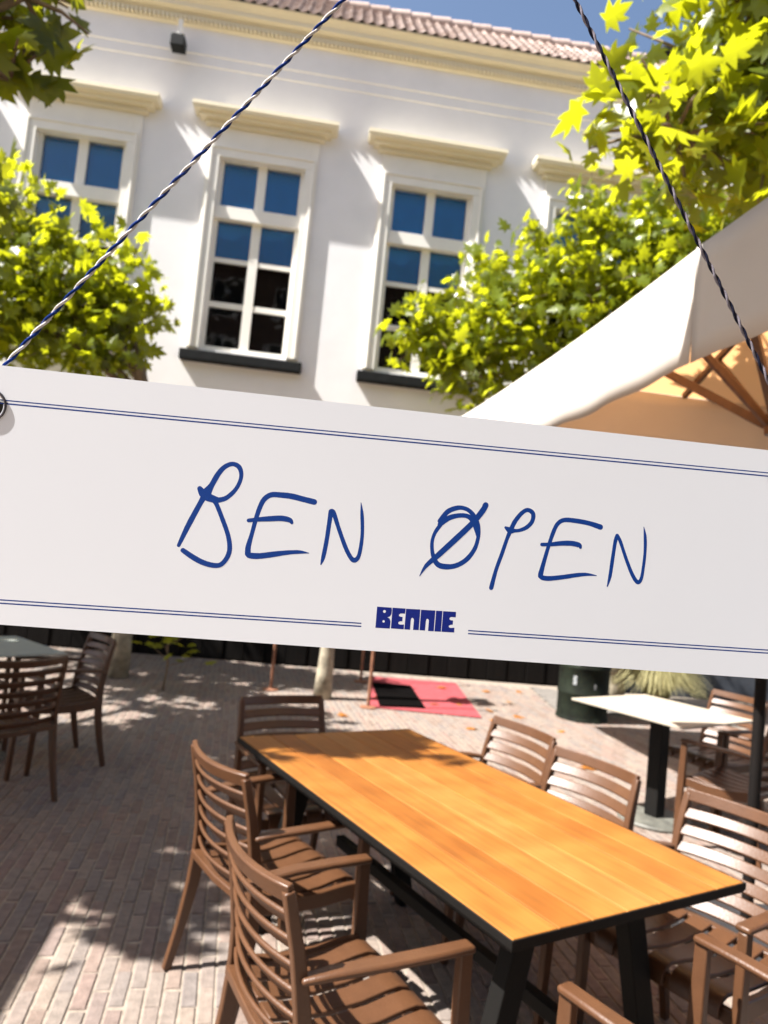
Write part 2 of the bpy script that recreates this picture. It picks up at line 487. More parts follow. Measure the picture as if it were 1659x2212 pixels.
w.build('wall', M_stucco, bld)
# dark room behind the windows
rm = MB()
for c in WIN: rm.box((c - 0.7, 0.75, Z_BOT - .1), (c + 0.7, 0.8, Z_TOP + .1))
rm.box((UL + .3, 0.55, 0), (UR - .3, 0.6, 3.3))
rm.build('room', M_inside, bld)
# timber shopfront on the ground floor
sf = MB().box((UL + .2, 0.06, 0), (SHOP_R, 0.30, SHOP_TOP)).build('shopfront', M_board, bld)
x = -7.4; kb = 0
while x < SHOP_R - 0.35:
    wd = 0.285
    MB().box((x, 0.015 + 0.012 * (kb % 2), 0.02), (x + wd - 0.012, 0.058, SHOP_TOP - 0.02)).build('timber_board', M_board, sf, bevel=0.004)
    x += wd; kb += 1
MB().box((UL + .2, -0.10, SHOP_TOP), (SHOP_R, 0.2, SHOP_TOP + 0.22)).build('fascia_board', M_board, bld)
pl = MB()
pl.box((SHOP_R, -0.05, 0), (UR, 0.2, 0.42)).build('plinth', M_plinth, bld, bevel=0.01)
MB().tube([(SHOP_R + 0.05, -0.09, 0.02), (SHOP_R + 0.05, -0.09, 8.6)], 0.045, 10).build('drainpipe', M_black, bld, smooth=True, angle=40)

# windows
def bar(mb, x0, x1, z0, z1, y0, y1): mb.box((x0, y0, z0), (x1, y1, z1))
HOOD = [(0, 7.405), (.06, 7.443), (.06, 7.50), (.065, 7.505), (.14, 7.552), (.14, 7.60), (.145, 7.605), (.215, 7.65), (.222, 7.68), (.235, 7.70), (.235, 7.75)]
def make_window(c):
    fr = MB()                                  # architrave, standing proud of the wall
    o1, o2 = 0.035, 0.055
    H1, zt = 0.772, AZ(7.42, .035)
    bar(fr, -H1, -0.655, Z_BOT, zt, -o1, -0.001); bar(fr, 0.655, H1, Z_BOT, zt, -o1, -0.001)
    bar(fr, -0.655, 0.655, 7.02, zt, -o1, -0.001)
    for s in (-1, 1):
        a, b = sorted((s * 0.733, s * W_HALF)); bar(fr, a, b, Z_BOT + .002, Z_TOP + 0.0, -o2, 0.02)
    bar(fr, -0.733, 0.733, Z_TOP + 0.002, 7.115, -o2, 0.02)
    for s in (-1, 1):
        a, b = sorted((s * 0.735, s * 0.70)); bar(fr, a, b, Z_BOT + .004, 7.09, -o2 - .018, -o2 - .0005)
    bar(fr, -0.735, 0.735, 7.0905, 7.125, -o2 - .018, -o2 - .0005)
    win = fr.build('window', M_frame, bld, bevel=0.005)
    win.location = (c, 0, 0)
    sa = MB()
    g = 0.10                                   # glass depth behind the wall face
    dz = lambda z: AZ(z, -g)
    xo, xi = 0.54, 0.065
    bar(sa, -W_HALF, -xo, Z_BOT, Z_TOP, g - .05, g + .04); bar(sa, xo, W_HALF, Z_BOT, Z_TOP, g - .05, g + .04)
    bar(sa, -xo, xo, dz(6.915), Z_TOP, g - .05, g + .04); bar(sa, -xo, xo, Z_BOT, dz(4.278), g - .05, g + .04)
    bar(sa, -xi, xi, dz(4.278), dz(6.115), g - .03, g + .03); bar(sa, -xi, xi, dz(6.265), dz(6.915), g - .03, g + .03)
    bar(sa, -W_HALF + .002, W_HALF - .002, AZ(6.115, .0), AZ(6.265, -.06), g - .115, g + .045)     # transom
    for z0, z1 in ((5.478, 5.545), (4.838, 4.917)):
        bar(sa, -xo, -xi, dz(z0), dz(z1), g - .02, g + .03); bar(sa, xi, xo, dz(z0), dz(z1), g - .02, g + .03)
    sa.build('sash', M_frame, win, bevel=0.004)
    for z0, z1 in ((4.278, 4.838), (4.917, 5.478), (5.545, 6.12), (6.25, 6.915)):
        for s in (-1, 1):
            a, b = sorted((s * xi, s * xo))
            MB().box((a, g + .004, dz(z0)), (b, g + .010, dz(z1))).build('glass_pane', M_glass, win)
    b = MB()
    b.box((-0.585, g + .070, AZ(5.565, -.17)), (0.585, g + .075, Z_TOP + .05))
    b.box((-0.585, g + .064, AZ(5.555, -.17)), (0.585, g + .082, AZ(5.58, -.17)))
    b.build('blind', M_blind, win)
    zs = AZ(4.215, .11)
    MB().box((-0.835, -0.13, zs - 0.145), (0.835, 0.03, zs)).build('sill', M_sill, win, bevel=0.015)
    h = MB(); rings = []
    for o, za in HOOD:
        z = AZ(za, o); ww = 0.775 + o
        rings.append([(-ww, -0.0005, z), (-ww, -o - 0.036, z), (ww, -o - 0.036, z), (ww, -0.0005, z)])
    rings.append([(-1.0, -0.0005, rings[-1][0][2] + .03), (-1.0, -0.2, rings[-1][0][2] + .02), (1.0, -0.2, rings[-1][0][2] + .02), (1.0, -0.0005, rings[-1][0][2] + .03)])
    h.loft(rings)
    h.build('hood', M_trim, win)
    dn = MB()
    n = 44
    for i in range(n):
        x0 = -0.80 + 1.6 * i / n
        dn.box((x0, -0.112, AZ(7.452, .08)), (x0 + 1.6 / n * 0.5, -0.0915, AZ(7.497, .08)))
    tag(dn.build('hood_dentils', M_trim, win), kind='stuff')
    return win
w0 = make_window(WIN[0])
for c in WIN[1:]:
    o = copy_tree(w0, bld); o.location = (c, 0, 0)

# frieze and cornice
PROF0 = [(0.0, 8.255), (0.014, 8.272), (0.014, 8.41), (0.030, 8.432), (0.030, 8.79)]
PROF = [(0.0, 8.79), (0.030, 8.791), (0.078, 8.84), (0.08, 8.965), (0.115, 9.0), (0.118, 9.012), (0.19, 9.09), (0.193, 9.16), (0.205, 9.175), (0.225, 9.215), (0.262, 9.265), (0.275, 9.28), (0.278, 9.30)]
def prof_sweep(prof):
    mb = MB(); rings = []
    for o, za in prof:
        z = AZ(za, o); rings.append([(UL - o, 2.0, z), (UL - o, -o - .001, z), (UR + o, -o - .001, z), (UR + o, 2.0, z)])
    return mb.loft(rings)
prof_sweep(PROF0).build('frieze', M_stucco, bld)
cr = prof_sweep(PROF)
cr.build('cornice', M_trim, bld)
dt = MB(); x = -6.0
while x < 9.0:
    dt.box((x, -0.140, AZ(8.888, .12)), (x + .030, -0.0815, AZ(8.957, .12))); x += 0.0605
tag(dt.build('cornice_dentils', M_trim, bld), kind='stuff')

# roof
EZ = AZ(9.30, .278); SL = R(43)
rf = MB()
ro = []
DEP = 1.6
yr = -0.275 + DEP * math.cos(SL); zr = EZ + DEP * math.sin(SL)
rf.add([(UL - .5, -0.275, EZ), (UR + .5, -0.275, EZ), (UR + .5, yr, zr), (UL - .5, yr, zr), (UL - .5, 8.4, zr - 3), (UR + .5, 8.4, zr - 3)], [(0, 1, 2, 3), (3, 2, 5, 4)])
roof = rf.build('roof', M_roofbase, bld)
tp = 0.152
def tile_mb(mb, M):
    L, n = 0.29, 6
    prof = [(-.075, .012), (-.055, .002), (-.02, .0), (.015, .012), (.04, .034), (.062, .034), (.083, .014)]
    vs = []
    for yy, dz_ in ((0.0, 0.022), (L, 0.0)):
        for x_, z_ in prof: vs.append((x_, yy, z_ + dz_))
    for x_, z_ in prof: vs.append((x_, 0.0, z_ + 0.004))
    k = len(prof)
    fs = [(i, i + 1, k + i + 1, k + i) for i in range(k - 1)] + [(2 * k + i, 2 * k + i + 1, i + 1, i) for i in range(k - 1)]
    mb.add([M @ Vector(v) for v in vs], fs)
tm = MB(); tile_mb(tm, Matrix.Identity(4)); tile_me = tm.mesh('roof_tile', M_tile, True)
rest = MB(); tiles = []
rows = int(DEP / 0.235) + 1
S = Matrix.Rotation(SL, 4, 'X')
for r_ in range(rows):
    for c_ in range(int((UR - UL + 1) / tp)):
        x_ = UL - .45 + c_ * tp
        M = Matrix.Translation((x_ + rb.uniform(-.004, .004), -0.285 + r_ * 0.235 * math.cos(SL), EZ + 0.006 + r_ * 0.235 * math.sin(SL) - 0.02 * math.cos(SL))) @ S @ Matrix.Rotation(rb.uniform(-.03, .03), 4, 'Y')
        tiles.append((M, r_))
Bw = Matrix.Translation(nbv * D) @ Matrix.Rotation(YB, 4, 'Z')
def tkey(t):
    p = Bw @ t[0].translation; q = project(p)
    return (0 if q and -.02 < q[0] < 0.95 and -.03 < q[1] < 1 else 1, (p - EYE).length)
tiles.sort(key=tkey)
for n, (M, r_) in enumerate(tiles):
    if n < 300: link('roof_tile', tile_me, roof, M)
    else: tile_mb(rest, M)
tag(rest.build('roof_tiles', M_tile, roof, smooth=True, angle=60, recalc=False), kind='stuff')
rd = MB(); x_ = UL
while x_ < UR:
    rd.tube([(x_, yr, zr + .0), (x_ + .36, yr, zr + .015)], [.10, .115], 10); x_ += 0.33
tag(rd.build('ridge_tiles', M_tile, roof, smooth=True, angle=50), kind='stuff')
cw = MB().lathe([(0.05, -.6), (0.05, 0.02), (0.17, 0.03), (0.185, 0.06), (0.16, 0.12), (0.09, 0.165), (0.0, 0.18)], 20, (0, 0, 0)).build('roof_cowl', M_black, bld, smooth=True, angle=40)
k_ = (D + yr + .15) / D
cw.location = (4.77 * k_, yr + .15, 1.6 + (9.60 - 1.6) * k_)
# floodlight under the cornice
fl_u, fl_z = -2.33, 8.46
fl = MB().box((fl_u - .095, -0.30, AZ(8.475, .25)), (fl_u + .095, -0.10, AZ(8.63, .25)))
fl.box((fl_u - .085, -0.28, AZ(8.63, .25)), (fl_u + .085, -0.12, AZ(8.66, .25)))
flo = fl.build('floodlight', M_black, bld, bevel=0.01)
bk = MB().box((fl_u - .03, -0.215, AZ(8.66, .2)), (fl_u + .03, -0.175, AZ(8.88, .2)))
bk.box((fl_u - .02, -0.17, AZ(8.68, .2)), (fl_u + .02, -0.056, AZ(8.70, .2)))
bk.build('bracket', M_frame, flo, bevel=0.004)

# brick house across the square, behind the viewer: it shows as the dark reflection in the window panes
opp = empty('brick_house', (0, -15.0, 0), YB, 'dark brown brick house across the square, behind the viewer', 'building')
M_oppw = mat('dark brown house brick', (0.10, 0.060, 0.045), 0.9, 0.25, 5.0, 0.3, 30)
MB().box((-22, -8, 0), (22, 0, 15.2)).build('wall', M_oppw, opp)
MB().add([(-22.5, .4, 15.1), (22.5, .4, 15.1), (22.5, -4, 18.2), (-22.5, -4, 18.2), (-22.5, -8.4, 15.1), (22.5, -8.4, 15.1)], [(0, 1, 2, 3), (3, 2, 5, 4)]).build('roof', M_roofbase, opp)
for fl_ in range(5):
    for c_ in range(-7, 8):
        wq = MB(); x0, z0 = c_ * 2.9 - .6, 1.0 + fl_ * 2.9
        wq.box((x0 - .08, 0.002, z0 - .08), (x0 + 1.28, .05, z0)); wq.box((x0 - .08, 0.002, z0 + 1.7), (x0 + 1.28, .05, z0 + 1.78))
        wq.box((x0 - .08, 0.002, z0), (x0, .05, z0 + 1.7)); wq.box((x0 + 1.2, 0.002, z0), (x0 + 1.28, .05, z0 + 1.7)); wq.box((x0 + .57, 0.002, z0), (x0 + .63, .04, z0 + 1.7))
        wo = wq.build('window', M_frame, opp)
        MB().box((x0 + .001, .004, z0 + .001), (x0 + 1.199, .012, z0 + 1.699)).build('pane', M_black, wo)

# ------------------------------------------------------------------ trees
def leaf_shape():
    """five lobed plane leaf, one unit across, stalk end at the origin"""
    half = [(0.0, 0.0), (0.12, -0.05), (0.34, -0.12), (0.24, 0.06), (0.36, 0.14), (0.56, 0.30), (0.36, 0.34), (0.24, 0.36), (0.34, 0.52), (0.36, 0.74), (0.18, 0.60), (0.14, 0.74), (0.0, 1.02)]
    vs = []
    for x_, y_ in half: vs.append((x_, y_, -0.22 * abs(x_) - 0.10 * (y_ - .4) ** 2))
    for x_, y_ in half[1:-1]: vs.append((-x_, y_, -0.16 * abs(x_) - 0.10 * (y_ - .4) ** 2))
    vs.append((0, 0.38, 0.02))
    n = len(half); c = len(vs) - 1
    right = list(range(n)); left = [0] + list(range(n, n + n - 2)) + [n - 1]
    fs = [(c, right[i], right[i + 1]) for i in range(n - 1)] + [(c, left[i + 1], left[i]) for i in range(n - 1)]
    return [Vector(v) for v in vs], fs
LV, LF = leaf_shape()


def leaf_me(name, m):
    mb = MB(); mb.add(LV, LF); return mb.mesh(name, m, True)
LEAF_NEAR = leaf_me('leaf', M_leaf_near); LEAF_FAR = leaf_me('leaf', M_leaf_far); LEAF_SHADED = leaf_me('leaf', M_leaf_shaded)


def make_tree(name, base, trunk_r, fork_z, blobs, size, count, m, me, label, seed, cat='tree', group=None, parts=300, spread=0.55, up=0.5):
    rr = random.Random(seed)
    t = empty(name, base, 0, label, cat, group)
    b0 = Vector(base)
    tr = MB()
    lean = Vector((rr.uniform(-.06, .06), rr.uniform(-.05, .05), 0))
    pts = []; rad = []
    for i in range(9):
        f = i / 8
        pts.append(Vector((0, 0, fork_z * f)) + lean * f + Vector((0.02 * math.sin(5 * f + seed), 0.02 * math.cos(4 * f + seed), 0)))
        rad.append(trunk_r * (1.25 - 0.55 * min(1, f * 4) * .45 - 0.35 * f))
    tr.tube(pts, rad, 12)
    tr.build('trunk', M_trunk, t, smooth=True)
    br = MB()
    top = pts[-1]
    leaves = []
    for (cx, cy, cz, rx, ry, rz) in blobs:
        c = Vector((cx, cy, cz)) - b0
        mid = top.lerp(c, 0.5) + Vector((rr.uniform(-.15, .15), rr.uniform(-.15, .15), 0.12))
        br.tube([top - Vector((0, 0, .25)), top.lerp(mid, .5), mid, c], [trunk_r * .5, trunk_r * .4, trunk_r * .28, trunk_r * .12], 6)
        vol = rx * ry * rz
        nt_ = max(6, int(16 * (vol ** (1 / 3)) / 0.8))
        tips = []
        for k in range(nt_):
            d = Vector((rr.gauss(0, 1), rr.gauss(0, 1), rr.gauss(0, 1) + .1)).normalized()
            f = rr.uniform(.6, 1.02) if k % 3 else rr.uniform(1.0, 1.28)
            tip = c + Vector((d.x * rx, d.y * ry, d.z * rz)) * f
            br.tube([c.lerp(tip, .05), c.lerp(tip, .55) + Vector((0, 0, .03)), tip], [trunk_r * .10, trunk_r * .07, trunk_r * .03], 4)
            tips.append((c, tip))
        nl = int(count * vol / sum(b[3] * b[4] * b[5] for b in blobs))
        for k in range(nl):
            if rr.random() < spread:
                a, b_ = rr.choice(tips); f = rr.uniform(.35, 1.03)
                p = a.lerp(b_, f) + Vector((rr.gauss(0, .5), rr.gauss(0, .5), rr.gauss(0, .5))) * size
            else:
                d = Vector((rr.gauss(0, 1), rr.gauss(0, 1), rr.gauss(0, 1))).normalized()
                f = rr.random() ** 0.4
                nz = noise.noise(Vector((d.x * 2 + cx, d.y * 2 + cy, d.z * 2 + cz))) * .35
                p = c + Vector((d.x * rx, d.y * ry, d.z * rz)) * f * (0.95 + nz)
            nrm = Vector((rr.gauss(0, .75) - .25, rr.gauss(0, .75) - .15, up + rr.gauss(0, .5))).normalized()
            s = size * rr.uniform(.5, 1.22)
            q = nrm.to_track_quat('Z', 'Y')
            M = Matrix.Translation(p) @ q.to_matrix().to_4x4() @ Matrix.Rotation(rr.uniform(0, 6.283), 4, 'Z') @ Matrix.Rotation(rr.uniform(-.3, .3), 4, 'X') @ Matrix.Diagonal((s, s, s * rr.uniform(.6, 1.8), 1))
            leaves.append(M)
    br.build('branch', M_twig, t, smooth=True)
    def lk(M):
        p = M.translation + b0; q = project(p)
        return (0 if q and -.03 < q[0] < 1.03 and -.03 < q[1] < 1.0 else 1, (p - EYE).length)
    leaves.sort(key=lk)
    cr = MB()
    for n, M in enumerate(leaves):
        if n < parts and lk(M)[0] == 0: link('leaf', me, t, M)
        else: cr.add([M @ v for v in LV], LF)
    o = cr.build('crown', m, t, recalc=False)
    o.data.shade_smooth()
    tag(o, kind='stuff')
    return t

make_tree('plane_tree', (-2.76, 8.22, 0), 0.10, 3.3,
          [(-4.65, 8.2, 4.95, .75, .7, .75), (-3.95, 8.2, 4.35, .95, .8, .85), (-3.25, 8.2, 4.35, .62, .6, .72), (-4.95, 8.2, 4.0, 1.1, .9, .9), (-3.65, 8.15, 3.75, .85, .7, .65), (-3.2, 8.15, 3.55, .5, .5, .35), (-6.0, 8.3, 4.4, 1.1, .9, 1.0)],
          0.170, 4000, M_leaf_far, LEAF_FAR, 'young plane tree with a sunlit yellow green crown covering the leftmost window', 11, parts=220)
make_tree('plane_tree', (3.15, 9.35, 0), 0.10, 3.2,
          [(0.42, 8.8, 4.35, .62, .6, .62), (1.15, 8.8, 4.75, .85, .8, .85), (1.05, 8.75, 3.85, .72, .65, .62), (2.25, 8.8, 5.1, 1.15, .8, 1.05), (2.4, 8.75, 3.95, 1.1, .8, .8), (2.15, 8.7, 5.95, .5, .5, .5), (3.1, 8.75, 6.0, .9, .7, .6), (3.6, 8.9, 5.3, 1.2, .8, 1.1), (4.7, 8.9, 5.0, 1.2, .8, 1.1), (3.7, 8.8, 4.1, 1.0, .8, .8)],
          0.168, 7600, M_leaf_far, LEAF_FAR, 'broad plane tree with a bright green crown rising behind the orange parasol', 23, parts=300)
make_tree('plane_tree', (-0.475, 8.12, 0), 0.085, 2.25,
          [(-0.50, 8.12, 2.42, .25, .25, .25)],
          0.12, 110, M_leaf_far, LEAF_FAR, 'slim pale tree trunk standing on the paving behind the far end of the wooden table', 31, parts=0)
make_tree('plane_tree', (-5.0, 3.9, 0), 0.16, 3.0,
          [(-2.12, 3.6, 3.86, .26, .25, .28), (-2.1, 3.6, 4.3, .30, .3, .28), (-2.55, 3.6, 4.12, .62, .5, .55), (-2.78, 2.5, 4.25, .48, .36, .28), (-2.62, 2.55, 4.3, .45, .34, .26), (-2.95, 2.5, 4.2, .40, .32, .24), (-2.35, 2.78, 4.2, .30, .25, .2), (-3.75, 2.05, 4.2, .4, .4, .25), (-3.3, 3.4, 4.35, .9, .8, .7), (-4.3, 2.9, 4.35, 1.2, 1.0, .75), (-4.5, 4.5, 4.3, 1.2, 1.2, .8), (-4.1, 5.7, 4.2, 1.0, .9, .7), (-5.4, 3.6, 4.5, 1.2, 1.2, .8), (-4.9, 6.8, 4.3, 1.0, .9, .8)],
          0.20, 6400, M_leaf_shaded, LEAF_SHADED, 'overhanging plane tree whose shade-darkened and yellow leaves fill the upper left corner', 41, parts=110, spread=.92)
make_tree('plane_tree', (3.9, 4.6, 0), 0.16, 3.4,
          [(1.42, 3.95, 4.12, .50, .5, .42), (1.32, 3.9, 4.35, .2, .22, .2), (2.05, 4.05, 4.45, .85, .7, .75), (2.9, 4.2, 4.6, 1.1, .9, .9), (1.85, 4.0, 5.05, .6, .5, .4), (3.9, 4.6, 4.7, 1.2, 1.0, 1.0)],
          0.205, 3000, M_leaf_near, LEAF_NEAR, 'large leaved plane tree hanging over the parasol in the upper right corner', 53, parts=300, spread=.75)

# sapling and dry leaves on the ground
sp = empty('sapling', (-2.12, 7.72, 0), 0, 'spindly young sapling with yellowing leaves in front of the black shopfront', 'sapling')
st = MB().tube([(0, 0, 0), (.02, .01, .25), (-.01, 0, .55), (.03, .02, .95)], [.014, .012, .009, .004], 6)
rs = random.Random(5); lm = []
for k in range(9):
    z = .25 + .075 * k; a = k * 2.4
    tip = Vector((math.cos(a) * .26, math.sin(a) * .2, z + .10))
    st.tube([(0, 0, z), tip * 1.0], [.006, .003], 5)
    for q in range(5):
        lm.append(Matrix.Translation(tip + Vector((rs.gauss(0, .07), rs.gauss(0, .07), rs.gauss(0, .05)))) @ Vector((rs.gauss(0, .4), rs.gauss(0, .4), 1)).to_track_quat('Z', 'Y').to_matrix().to_4x4() @ Matrix.Rotation(rs.uniform(0, 6.3), 4, 'Z') @ Matrix.Scale(rs.uniform(.09, .15), 4))
st.build('stem', M_twig, sp, smooth=True)
for M in lm: link('leaf', LEAF_FAR, sp, M)
dry_me = leaf_me('fallen_leaf', M_leaf_dry)
rl = random.Random(8)
for (x, y, lab) in [(1.42, 8.25, None), (1.05, 8.45, 'r'), (0.78, 8.3, 'r'), (1.55, 9.6, None), (1.25, 6.6, None), (2.05, 7.6, None), (1.75, 8.9, None), (1.1, 7.3, None), (-0.2, 7.3, None), (1.65, 8.15, None), (0.95, 9.5, 'r'), (2.0, 9.8, None), (1.35, 7.75, None), (1.9, 6.2, None), (0.5, 6.3, None), (0.12, 8.4, 'r')]:
    z = 0.016 if lab else 0.006
    o = link('fallen_leaf', dry_me, None, Matrix.Translation((x, y, z + .012)) @ Matrix.Rotation(rl.uniform(0, 6.3), 4, 'Z') @ Matrix.Rotation(rl.uniform(-.3, .3), 4, 'X') @ Matrix.Scale(rl.uniform(.10, .16), 4))
    if lab: tag(o, 'small curled orange leaf lying on the red carpet', 'leaf', 'fallen leaves on the red carpet')
    else: tag(o, 'small curled orange leaf lying on the pale sunlit paving', 'leaf', 'fallen leaves on the paving')

# ------------------------------------------------------------------ red carpet, mat, posts, drum, grass
def slab(pts, z0, z1):
    n = len(pts); mb = MB()
    mb.loft([[(x, y, z0) for x, y in pts], [(x, y, z1) for x, y in pts]])
    return mb
o = slab([(0.02, 7.87), (1.245, 7.865), (1.19, 9.98), (0.02, 9.85)], 0.003, 0.013).build('red_carpet', M_rug, bevel=0.003)
tag(o, 'red carpet laid on the paving in front of the dark entrance', 'carpet')
o = slab([(0.15, 7.93), (0.655, 8.03), (0.55, 9.35), (0.06, 9.33)], 0.0145, 0.026).build('doormat', M_doormat, bevel=0.003)
tag(o, 'black oblong mat lying on the left half of the red carpet', 'mat')
for (x, y, lab) in [(0.03, 7.86, 'thin rusty post standing at the near left corner of the red carpet'), (-0.09, 9.40, 'thin rusty post standing farthest back, beside the shopfront'), (-1.08, 8.32, 'thin rusty post standing left of the slim tree trunk')]:
    p = empty('iron_post', (x, y, 0), 0, lab, 'post', 'thin rusty posts by the entrance')
    MB().tube([(0, 0, 0), (0, 0, 2.0)], 0.018, 10).build('pole', M_rust, p, smooth=True, angle=40)
    MB().lathe([(0.09, 0), (0.09, .012), (0.03, .022), (0.0, .022)], 20).build('foot_plate', M_rust, p, smooth=True, angle=40)
    MB().lathe([(0.0, 2.0), (0.026, 2.0), (0.03, 2.03), (0.018, 2.06), (0.0, 2.065)], 12).build('knob', M_rust, p, smooth=True, angle=50)
drum = empty('oil_drum', (2.46, 8.42, 0), 0.3, 'dark green oil drum with flaking paint standing behind the pale square table', 'drum')
prof = [(0, 0), (.285, 0), (.292, .01), (.285, .025), (.28, .06), (.28, .275), (.29, .29), (.29, .305), (.28, .32), (.28, .565), (.29, .58), (.29, .595), (.28, .61), (.28, .83), (.292, .85), (.292, .87), (.275, .872), (.27, .855), (0, .855)]
MB().lathe(prof, 40).build('drum_body', M_drum, drum, smooth=True, angle=50)
lb = MB()
for (a0, a1, z0, z1) in [(3.75, 3.95, .62, .72), (3.72, 3.86, .40, .50), (4.55, 4.63, .37, .43)]:
    n = 6; vs = []
    for k in range(n + 1):
        a = a0 + (a1 - a0) * k / n
        for z in (z0, z1): vs.append((.2825 * math.cos(a), .2825 * math.sin(a), z))
    lb.add(vs, [(2 * k, 2 * k + 2, 2 * k + 3, 2 * k + 1) for k in range(n)])
lb.build('label_patch', M_drumlabel, drum, recalc=False)
gp = empty('grass_plant', (3.62, 9.25, 0), 0, 'clump of pale feathery ornamental grass in a low dark pot behind the square table', 'plant')
MB().lathe([(0, 0), (.16, 0), (.19, .10), (.20, .10), (.20, .125), (.18, .125), (.17, .10), (0, .095)], 24).build('pot', M_pot, gp, smooth=True, angle=40)
gb = MB(); rg = random.Random(4)
for k in range(1500):
    a = rg.uniform(0, 6.283); out = rg.uniform(.05, 1) ** .7 * .62; h = rg.uniform(.34, .60)
    d = Vector((math.cos(a), math.sin(a), 0)); sd = Vector((-d.y, d.x, 0)); b = d * rg.uniform(0, .14)
    pts = []
    for i in range(5):
        f = i / 4
        pts.append(b + d * out * f ** 1.5 + Vector((0, 0, .09 + h * math.sin(f * 2.3) * (1 if f < .7 else .98) - .12 * f * f * out)))
    wd = rg.uniform(.005, .008); vs = []
    for i, p in enumerate(pts):
        ww = wd * (1 - .8 * i / 4); vs += [p - sd * ww, p + sd * ww]
    gb.add(vs, [(2 * i, 2 * i + 1, 2 * i + 3, 2 * i + 2) for i in range(4)])
tag(gb.build('grass_blades', M_grass, gp, recalc=False), kind='stuff')

# ------------------------------------------------------------------ wooden table
TA = -1.02742795
lx = Vector((math.cos(TA), math.sin(TA), 0)); wy = Vector((-math.sin(TA), math.cos(TA), 0))
TL, TW = 1.819, 0.913
tc_ = Vector((-0.5504, 3.2945, 0)) + lx * TL / 2 + wy * TW / 2
tab = empty('wooden_table', tc_, TA, 'long table with a honey orange plank top and black steel frame', 'table')
ws = [0.148, 0.117, 0.129, 0.127, 0.127, 0.125, 0.130]
y = -TW / 2 + .005
TONE = [(.98, .97, .95, .55), (.87, .80, .70, .15), (1.0, 1.0, 1.0, .75), (1.02, 1.05, 1.1, .8), (1.0, 1.0, 1.0, .5), (.90, .84, .74, .25), (1.0, 1.0, 1.0, .6)]
for i, wd in enumerate(ws):
    pk = MB().box((-TL / 2 + .005, 0.0012, 0.7262), (TL / 2 - .005, wd - 0.0012, 0.7502)).build('plank', M_plank, tab, bevel=0.004)
    pk.location = (0, y, 0); pk.color = TONE[i]
    y += wd
fr = MB()
for q in (-1, 1):
    a, b = sorted((q * TW / 2, q * (TW / 2 - .004))); fr.box((-TL / 2, a, 0.7265), (TL / 2, b, 0.7492))
    a, b = sorted((q * TL / 2, q * (TL / 2 - .004))); fr.box((a, -TW / 2 + .0041, 0.7265), (b, TW / 2 - .0041, 0.7492))
    a, b = sorted((q * (TW / 2 - .06), q * (TW / 2 - .10))); fr.box((-TL / 2 + .08, a, 0.675), (TL / 2 - .08, b, 0.7245))
fr.box((-TL / 2 + .0042, -TW / 2 + .0042, 0.7195), (TL / 2 - .0042, TW / 2 - .0042, 0.7256))
for s in (-1, 1): fr.box((-TL / 2 + .25, s * .24 - .025, 0.64), (TL / 2 - .25, s * .24 + .025, 0.699))
fr.build('table_frame', M_table, tab, bevel=0.003)
for s in (-1, 1):
    for q in (-1, 1):
        MB().sweep([(s * (TL / 2 - .22), q * .20, 0.69), (s * (TL / 2 - .22), q * .37, 0.0)], 0.055, 0.075).build('leg', M_table, tab, bevel=0.004)
    MB().box((s * (TL / 2 - .22) - .03, -.30, 0.645), (s * (TL / 2 - .22) + .03, .30, 0.698)).build('crossbar', M_table, tab, bevel=0.004)
MB().box((-TL / 2 + .2, -.02, .30), (TL / 2 - .2, .02, .345)).build('stretcher', M_table, tab, bevel=0.004)

# ------------------------------------------------------------------ square bistro tables
def bistro(loc, rz, top_m, size, label):
    t = empty('bistro_table', loc, rz, label, 'table', 'square bistro tables on the terrace')
    s = size / 2
    MB().box((-s, -s, .735), (s, s, .75)).build('tabletop', top_m, t, bevel=0.004)
    MB().box((-.22, -.22, .722), (.22, .22, .734)).build('mounting_plate', M_table, t)
    MB().box((-.048, -.048, .035), (.048, .048, .721)).build('pedestal', M_table, t, bevel=0.005)
    MB().lathe([(0, 0), (.24, 0), (.245, .012), (.235, .025), (.06, .034), (0, .034)], 32).build('base_plate', mat('scuffed iron base', (0.10, 0.10, 0.085), .6, .5, 14, .3, 60), t, smooth=True, angle=30)
    return t
bistro((2.03, 5.075, 0), R(35.4), M_stone, 0.855, 'pale stone topped square table in full sun on the right, on a black pedestal')
bistro((-2.63, 4.98, 0), R(49), M_greentop, 0.82, 'grey green square table in the shade at the left edge')

